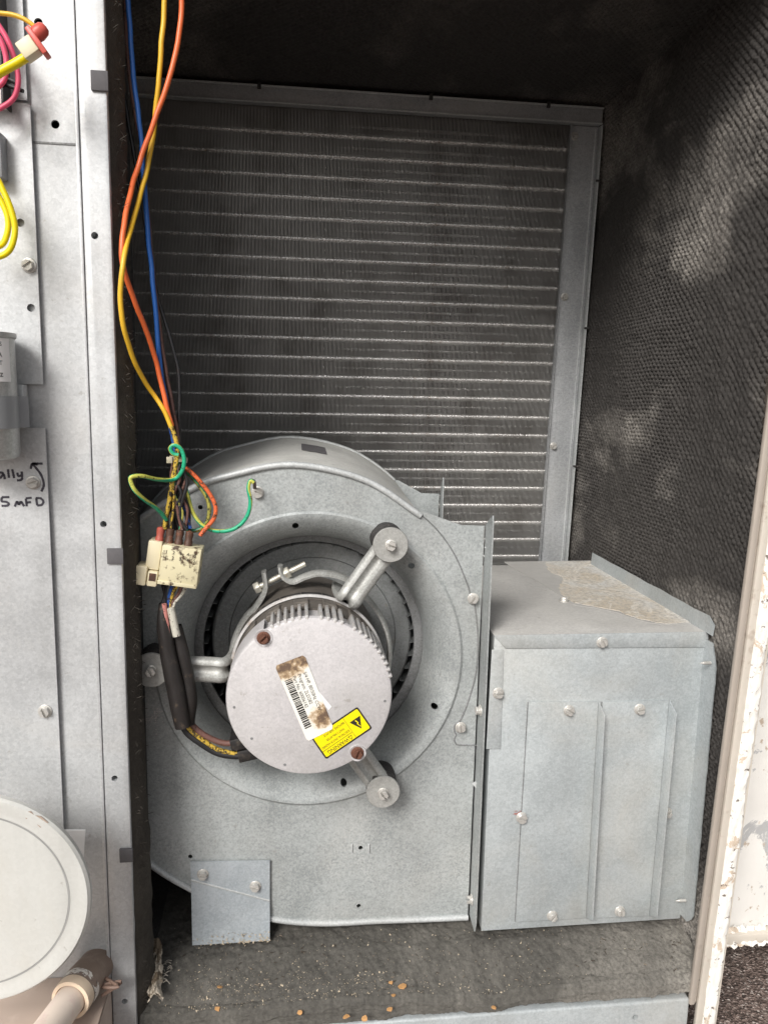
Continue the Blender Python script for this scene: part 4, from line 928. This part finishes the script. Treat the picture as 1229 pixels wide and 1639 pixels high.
# ---------------------------------------------------------------- control side: capacitor, wires, contactor
ce = P(25, 640, Y=-.03).x; CR = .023; capc = Vector((ce - CR, -.028, P(20, 735, Y=-.03).z))
capz1 = P(20, 533, Y=-.03).z
cap = thing('capacitor', 'silver can capacitor with white label strapped to the control panel', 'capacitor', capc)
h = capz1 - capc.z
mb = MB(); mb.lathe([(0, 0), (CR - .004, 0), (CR - .0012, .0012), (CR, .004), (CR, h - .004), (CR + .0002, h - .004), (CR + .0013, h - .003), (CR + .0013, h), (CR - .002, h + .0005), (CR - .003, h - .002), (0, h - .002)], capc, (0, 0, 1), 64); can = part('can', mb, M['can'], cap, smooth=40)
zl0, zl1 = P(12, 611, Y=-.05).z, P(12, 540, Y=-.05).z
mb = MB()
def cl(u, v): a = R(-150 + 133 * u); return capc + Vector(((CR + .0004) * math.cos(a), (CR + .0004) * math.sin(a), 0)) + Vector((0, 0, zl0 + (zl1 - zl0) * v - capc.z)), (u, v)
mb.grid(cl, 24, 4); cla = part('paper_label', mb, M['card'], can, fix=False)
for body, py, sz in (('ANOUS', 553, .0042), ('60/A', 571, .0055), ('VAC-T', 584, .0045), ('60Hz', 603, .006)):
    p = P(10, py, Y=-.05); mm = text_mb(body, sz, Matrix.Identity(4)); xm = max(q.x for q in mm.v)
    for i, q in enumerate(mm.v):
        a = R(-34) + (q.x - xm) / CR; rr = CR + .0007; mm.v[i] = Vector((capc.x + rr * math.cos(a), capc.y + rr * math.sin(a), p.z + q.y))
    part('printed_line', mm, M['print'], cla, fix=False)
z0, z1 = P(30, 684, Y=-.02).z, P(30, 634, Y=-.02).z
pth = [capc + Vector(((CR + .0006) * math.cos(R(a)), (CR + .0006) * math.sin(R(a)), 0)) for a in range(-170, -2, 6)] + [Vector((P(34, 650, Y=-.016).x, -.020, capc.z)), Vector((P(47, 650, Y=-.015).x, -.0165, capc.z))]
v = []
for p in pth: v += [(p.x, p.y, z0), (p.x, p.y, z1)]
for p in pth: v += [(p.x + .0007, p.y - .0012, z0), (p.x + .0007, p.y - .0012, z1)]
n_ = len(pth); mb = MB(); fs = [(2 * i, 2 * i + 1, 2 * i + 3, 2 * i + 2) for i in range(n_ - 1)] + [(2 * n_ + 2 * i, 2 * n_ + 2 * i + 2, 2 * n_ + 2 * i + 3, 2 * n_ + 2 * i + 1) for i in range(n_ - 1)]
fs += [(2 * i, 2 * i + 2, 2 * n_ + 2 * i + 2, 2 * n_ + 2 * i) for i in range(n_ - 1)] + [(2 * i + 1, 2 * n_ + 2 * i + 1, 2 * n_ + 2 * i + 3, 2 * i + 3) for i in range(n_ - 1)] + [(2 * n_ - 2, 2 * n_ - 1, 4 * n_ - 1, 4 * n_ - 2)]
mb.add(v, fs); part('strap', mb, M['grey_strap'], cap, smooth=40)
GY = 'yellow wires looping beside the control panel'
wire_thing('looped_wire', [(-30, 262), (-5, 285), (10, 315), (22, 345), (26, 370), (20, 394), (5, 408), (-20, 415)], -.03, .0024, 'yellow_wire', 'bright yellow wire making the larger outer loop above the capacitor', GY)
wire_thing('looped_wire', [(-30, 285), (-6, 308), (8, 332), (14, 355), (12, 376), (3, 392), (-20, 400)], -.022, .0024, 'yellow_wire', 'bright yellow wire making the smaller inner loop above the capacitor', GY)
GP = 'pink wires at the upper left corner'
wire_thing('pink_wire', [(-20, 12), (0, 42), (16, 72), (27, 105), (30, 132), (22, 156), (4, 172), (-20, 183)], -.02, .0021, 'pink_wire', 'pink wire making the wide loop below the red connector', GP)
wire_thing('pink_wire', [(-20, 40), (0, 62), (9, 85), (10, 112), (4, 132), (-20, 152)], -.026, .0021, 'pink_wire', 'pink wire making the tight loop at the left picture edge', GP)
cn = P(57, 72, Y=-.045); CM = Matrix.Translation(cn) @ Matrix.Rotation(R(-36), 4, 'Y')
con = thing('push_connector', 'small red and white push connector joining two yellow wires', 'connector', cn)
mb = MB(); mb.box(-.0105, .0005, -.005, .005, -.0055, .0055, CM); part('white_shell', mb, M['cream_clean'], con, bevel=.0008)
mb = MB(); mb.box(.0006, .0042, -.0055, .0055, -.0095, .0095, CM); part('red_flag', mb, M['red_plastic'], con, bevel=.0008)
mb = MB(); mb.lathe([(0, -.002), (.0046, -.002), (.0052, .001), (.0046, .0055), (.003, .0075), (0, .008)], CM @ Vector((.005, 0, .0045)), CM.to_3x3() @ Vector((1, 0, .1)), 20); part('red_knob', mb, M['red_plastic'], con, smooth=60)
wire_thing('connector_wire', [(-30, 136), (0, 117), (22, 105), (42, 93)], -.045, .0034, 'yellow_wire', 'thick yellow wire entering the white end of the connector')
wire_thing('connector_wire', [(-30, 16), (0, 20), (22, 24), (44, 34), (66, 50)], -.046, .0017, 'gold_wire', 'thin golden wire entering the red end of the connector')
ct = thing('contactor', 'white contactor block edge with black frame in the upper left corner', 'contactor', P(-20, 120, Y=-.012))
mb = MB(); a = P(4, 166, Y=-.016); b = P(4, 128, Y=-.016); mb.box(a.x - .03, a.x, -.016, -.002, a.z, b.z); part('block', mb, M['card'], ct, bevel=.0006)
mb = MB(); a2 = P(5, -60, Y=-.016); mb.box(a.x + .0002, a.x + .0016, -.018, -.0015, a.z - .0008, a2.z); part('frame', mb, M['black'], ct)
for (x0, y0, x1, y1) in ((8, 124, 27, 133), (8, 135, 38, 146)):
    mb = MB(); mb.tube([P(x0, y0, Y=-.012), P(x1, y1, Y=-.014)], .0014, 8); part('prong', mb, M['black'], ct)
mb = MB(); a = P(6, 285, Y=-.012); b = P(6, 212, Y=-.012); mb.box(a.x - .02, a.x, -.014, -.0013, a.z, b.z); solo('relay_bracket', mb, M['grey_strap'], 'grey metal bracket edge above the yellow wire loops', 'bracket', bevel=.001)

# ---------------------------------------------------------------- round cover, card, pipe
DC = P(-45, 1444, Y=-.075); DR = (P(145, 1444, Y=-.075) - DC).length
disc = thing('round_cover', 'large round off-white metal cover leaning in front of the control panel', 'cover', DC - Vector((0, 0, DR)))
gr = DR * .82
mb = MB(); mb.lathe([(0, .0), (gr - .0008, 0), (gr - .0003, .0007), (gr + .0003, .0007), (gr + .0008, 0), (DR - .010, .0002), (DR - .005, -.0012), (DR - .0018, -.0010), (DR, .0012), (DR, .005), (DR - .002, .007), (0, .008)], DC, (0, 1, 0), 160); dp = part('cover_plate', mb, M['disc'], disc, smooth=25)
mb = MB(); mb.lathe([(gr - .0006, -.0001), (gr + .0006, -.0001)], DC, (0, 1, 0), 160); part('groove_line', mb, plain('groove_grey', (.33, .33, .32), .6), dp, fix=False)
def adh(pts): m = MB(); m.slab(list(reversed([P(x, y, Y=-.0758) for x, y in pts])), (0, .0006, 0)); return m
M['adhesive'] = plain('tan_adhesive', (.40, .31, .25), .6, 0, .15, 100, .2)
for pts in (((40, 1299), (50, 1299), (56, 1305), (66, 1307), (78, 1317), (70, 1322), (65, 1325), (60, 1320), (66, 1313), (56, 1311), (48, 1309), (42, 1311)),): part('adhesive_patch', adh(pts), M['adhesive'], dp)
mb = MB(); q = [P(x, y, Y=-.012) for x, y in ((98, 1329), (137, 1329), (134, 1378), (100, 1384))]; mb.slab(list(reversed(q)), (0, .0012, 0)); solo('paper_card', mb, M['card'], 'white card corner standing behind the round cover', 'card')
p0, p1 = P(164, 1532, Z=-.494), P(114, 1600, Z=-.490); dr = (p1 - p0).normalized(); pipe = thing('painted_pipe', 'short brown painted pipe stub with a pale bare end on the base pan', 'pipe', p0 - Vector((0, 0, .022)))
pr_ = .0150
mb = MB(); mb.tube([p0 - dr * .02, p0, p0.lerp(p1, .3), p0.lerp(p1, .6), p0.lerp(p1, .93), p1], [pr_ * .93, pr_ * .95, pr_ * .96, pr_ * 1.06, pr_ * 1.06, pr_ * 1.02], 40); part('pipe_wall', mb, M['pipe'], pipe, smooth=50)
mb = MB(); mb.lathe([(pr_ * 1.055, -.009), (pr_ * 1.075, -.004), (pr_ * 1.05, .0012), (pr_ * .86, .0016), (pr_ * .84, .0)], p1, dr, 40); part('pipe_lip', mb, M['pipe_end'], pipe, smooth=50)
mb = MB(); mb.lathe([(pr_ * 1.068, -.016), (pr_ * 1.078, -.012), (pr_ * 1.078, -.0085)], p1, dr, 60); part('primer_ring', mb, peel_mat('chipped_primer', (.82, .78, .72), (.26, .19, .15), .52, 90), pipe, smooth=60, fix=False)
mb = MB(); mb.tube([p1 - dr * .002, p1 + dr * .03, p1 + dr * .07], pr_ * .80, 36); part('inner_tube', mb, plain('pink_cream_tube', (.82, .70, .60), .45, 0, .08, 60, .05, (.74, .56, .50), (.5, .7), 50), pipe, smooth=50)
mb = MB()
for i in range(3):
    c = P((176, 168, 180)[i], (1560, 1545, 1590)[i], Z=-.505); mb.tube(crv([c + Vector((random.uniform(-.01, .01), random.uniform(-.01, .01), .004 + random.uniform(0, .01))) for _ in range(6)], 4), .0016, 6)
solo('sealant_strand', mb, plain('brown_sealant', (.2, .13, .10), .5), 'brown strand of old sealant between pipe and corner post', 'sealant')

# ---------------------------------------------------------------- duct panel outside, on the right
dx0 = P(1172, 1300, Y=.13).x; dzb = P(1200, 1482, Y=.13).z
duct = thing('duct_panel', 'grey duct side smeared with white roof coating outside the cabinet', 'duct', (dx0 + .4, .13, dzb))
mb = MB(); mb.grid(lambda u, v: ((.436 + .8 * u, .13 + .003 * nz((u * 14, v * 18, 0)), dzb + 1.0 * v), (u, v)), 80, 90); mb.box(.434, 1.24, .136, .5, dzb, dzb + 1.0); part('coated_face', mb, M['duct'], duct, fix=False)
mb = MB(); mb.box(.434, 1.24, .118, .15, dzb - .014, dzb - .0015); part('base_flange', mb, M['tan_light'], duct, bevel=.002)
mb = MB(); mb.grid(lambda u, v: ((.44 + .1 * u, .126 - .010 * v + .004 * nz((u * 16, v * 4, 1)), dzb + .004 - .018 * v + .006 * nz((u * 22, v * 3, 5))), (u, v)), 40, 6); part('coating_blob', mb, M['peel'], duct, fix=False)

# ---------------------------------------------------------------- debris on the floor
def chip(c, s_, mat_, nm=None, lb=None):
    m = MB(); n_ = 7; rr = [s_ * random.uniform(.6, 1.1) for _ in range(n_)]; a0 = random.random() * 6
    tl_ = Vector((random.uniform(-.3, .3), random.uniform(-.4, .2), 0))
    m.slab([(c.x + rr[i] * math.cos(a0 + i * .9), c.y + rr[i] * .8 * math.sin(a0 + i * .9), c.z + s_ * .2 + tl_.x * rr[i] * math.cos(a0 + i * .9) - tl_.y * rr[i] * math.sin(a0 + i * .9)) for i in range(n_)], (0, 0, .0007)); return m
random.seed(11)
big = ((644, 1566, .0050), (626, 1563, .0026), (630, 1576, .0032), (624, 1591, .0032), (554, 1600, .0038), (583, 1600, .0036), (481, 1596, .003), (348, 1594, .003), (352, 1571, .0026), (791, 1580, .0032))
for i, (x, y, s_) in enumerate(big):
    c = P(x, y, Z=FLOOR - .003); c.z = floor_z(c.x, c.y) + .0006; lb = ('largest orange flake, lying on the felt floor before the blower', 'orange flake just left of the largest flake', 'orange flake just below and left of the largest flake', 'orange flake nearest the sill below the largest flake',
      'left one of two orange flakes side by side at the felt edge', 'right one of two orange flakes side by side at the felt edge', 'lone orange flake at the felt edge, right of the foot bracket', 'orange flake nearest the sill below the foot bracket', 'orange flake close under the foot bracket', 'rightmost orange flake, in front of the heater box')[i]
    solo('orange_flake', chip(c, s_, None), M['flake'], lb, 'flake', 'orange flakes scattered on the floor liner')
mb = MB()
for i in range(2200):
    x = random.uniform(300, 900) if random.random() < .7 else random.uniform(250, 1090); y = 1545 + 60 * random.random() ** .6 if random.random() < .75 else random.uniform(1490, 1600)
    c = P(x, y, Z=FLOOR - .004); c.z = floor_z(c.x, c.y) + .0003; s_ = random.choice((.0004, .0005, .0006, .0007, .0012))
    if c.y < floor_y1(c.x) - .001: continue
    vv = [Vector((random.gauss(0, 1), random.gauss(0, 1), random.gauss(0, .7))).normalized() * s_ for _ in range(4)]; mb.add([c + a for a in vv], [(0, 1, 2), (0, 2, 3), (0, 3, 1), (1, 3, 2)])
tw = MB()
for i in range(240):
    c = P(random.uniform(280, 1090), random.uniform(1500, 1590), Z=FLOOR - .003)
    if c.y < floor_y1(c.x): continue
    c.z = floor_z(c.x, c.y) + .0004; d = Vector((random.uniform(-1, 1), random.uniform(-1, 1), random.uniform(0, .2))).normalized() * random.uniform(.001, .005)
    tw.tube([c, c + d * .5 + Vector((0, 0, .0003)), c + d], random.uniform(.00015, .0004), 4)
link('floor_grit', tw.mesh('floor_grit', plain('dark_grit', (.055, .042, .03), .8, 0, .6, 300, .2, (.25, .2, .15), (.55, .6), 60), fix=False), None, kind='stuff')
link('floor_crumbs', mb.mesh('floor_crumbs', M['crumb'], fix=False, smooth=1), None, kind='stuff')
mb = MB()
def crump(u, v):
    p = P(236 + 24 * u + 6 * nz((v * 6, u * 3, 1)), 1512 + 92 * v, Y=.055 - .05 * v)
    return p + Vector((0, .006 * nz((u * 5, v * 14, 3)), .004 * nz((u * 6, v * 12, 7)) + .007 * math.sin(u * 3.1))), (u, v)
mb.grid(crump, 12, 44); solo('torn_foil', mb, peel_mat('grimy_foil', (.50, .44, .36), (.16, .12, .08), .5, 70, (.08, .06, .04)), 'crumpled grimy strip of torn foil beside the corner post', 'foil strip', fix=False, smooth=25)
mb = MB()
for i in range(12):
    p = P(262 + random.uniform(-3, 8) - i * .6, 1540 + i * 3, Z=FLOOR + .001); mb.tube(crv([p, p + Vector((.003, .001, .0012)), p + Vector((random.uniform(.004, .007), random.uniform(-.003, .003), .0004))], 3), .0004, 5)
solo('frayed_threads', mb, plain('pale_thread', (.26, .235, .20), .8), 'pale frayed threads standing off the liner by the torn foil', 'threads', fix=False)
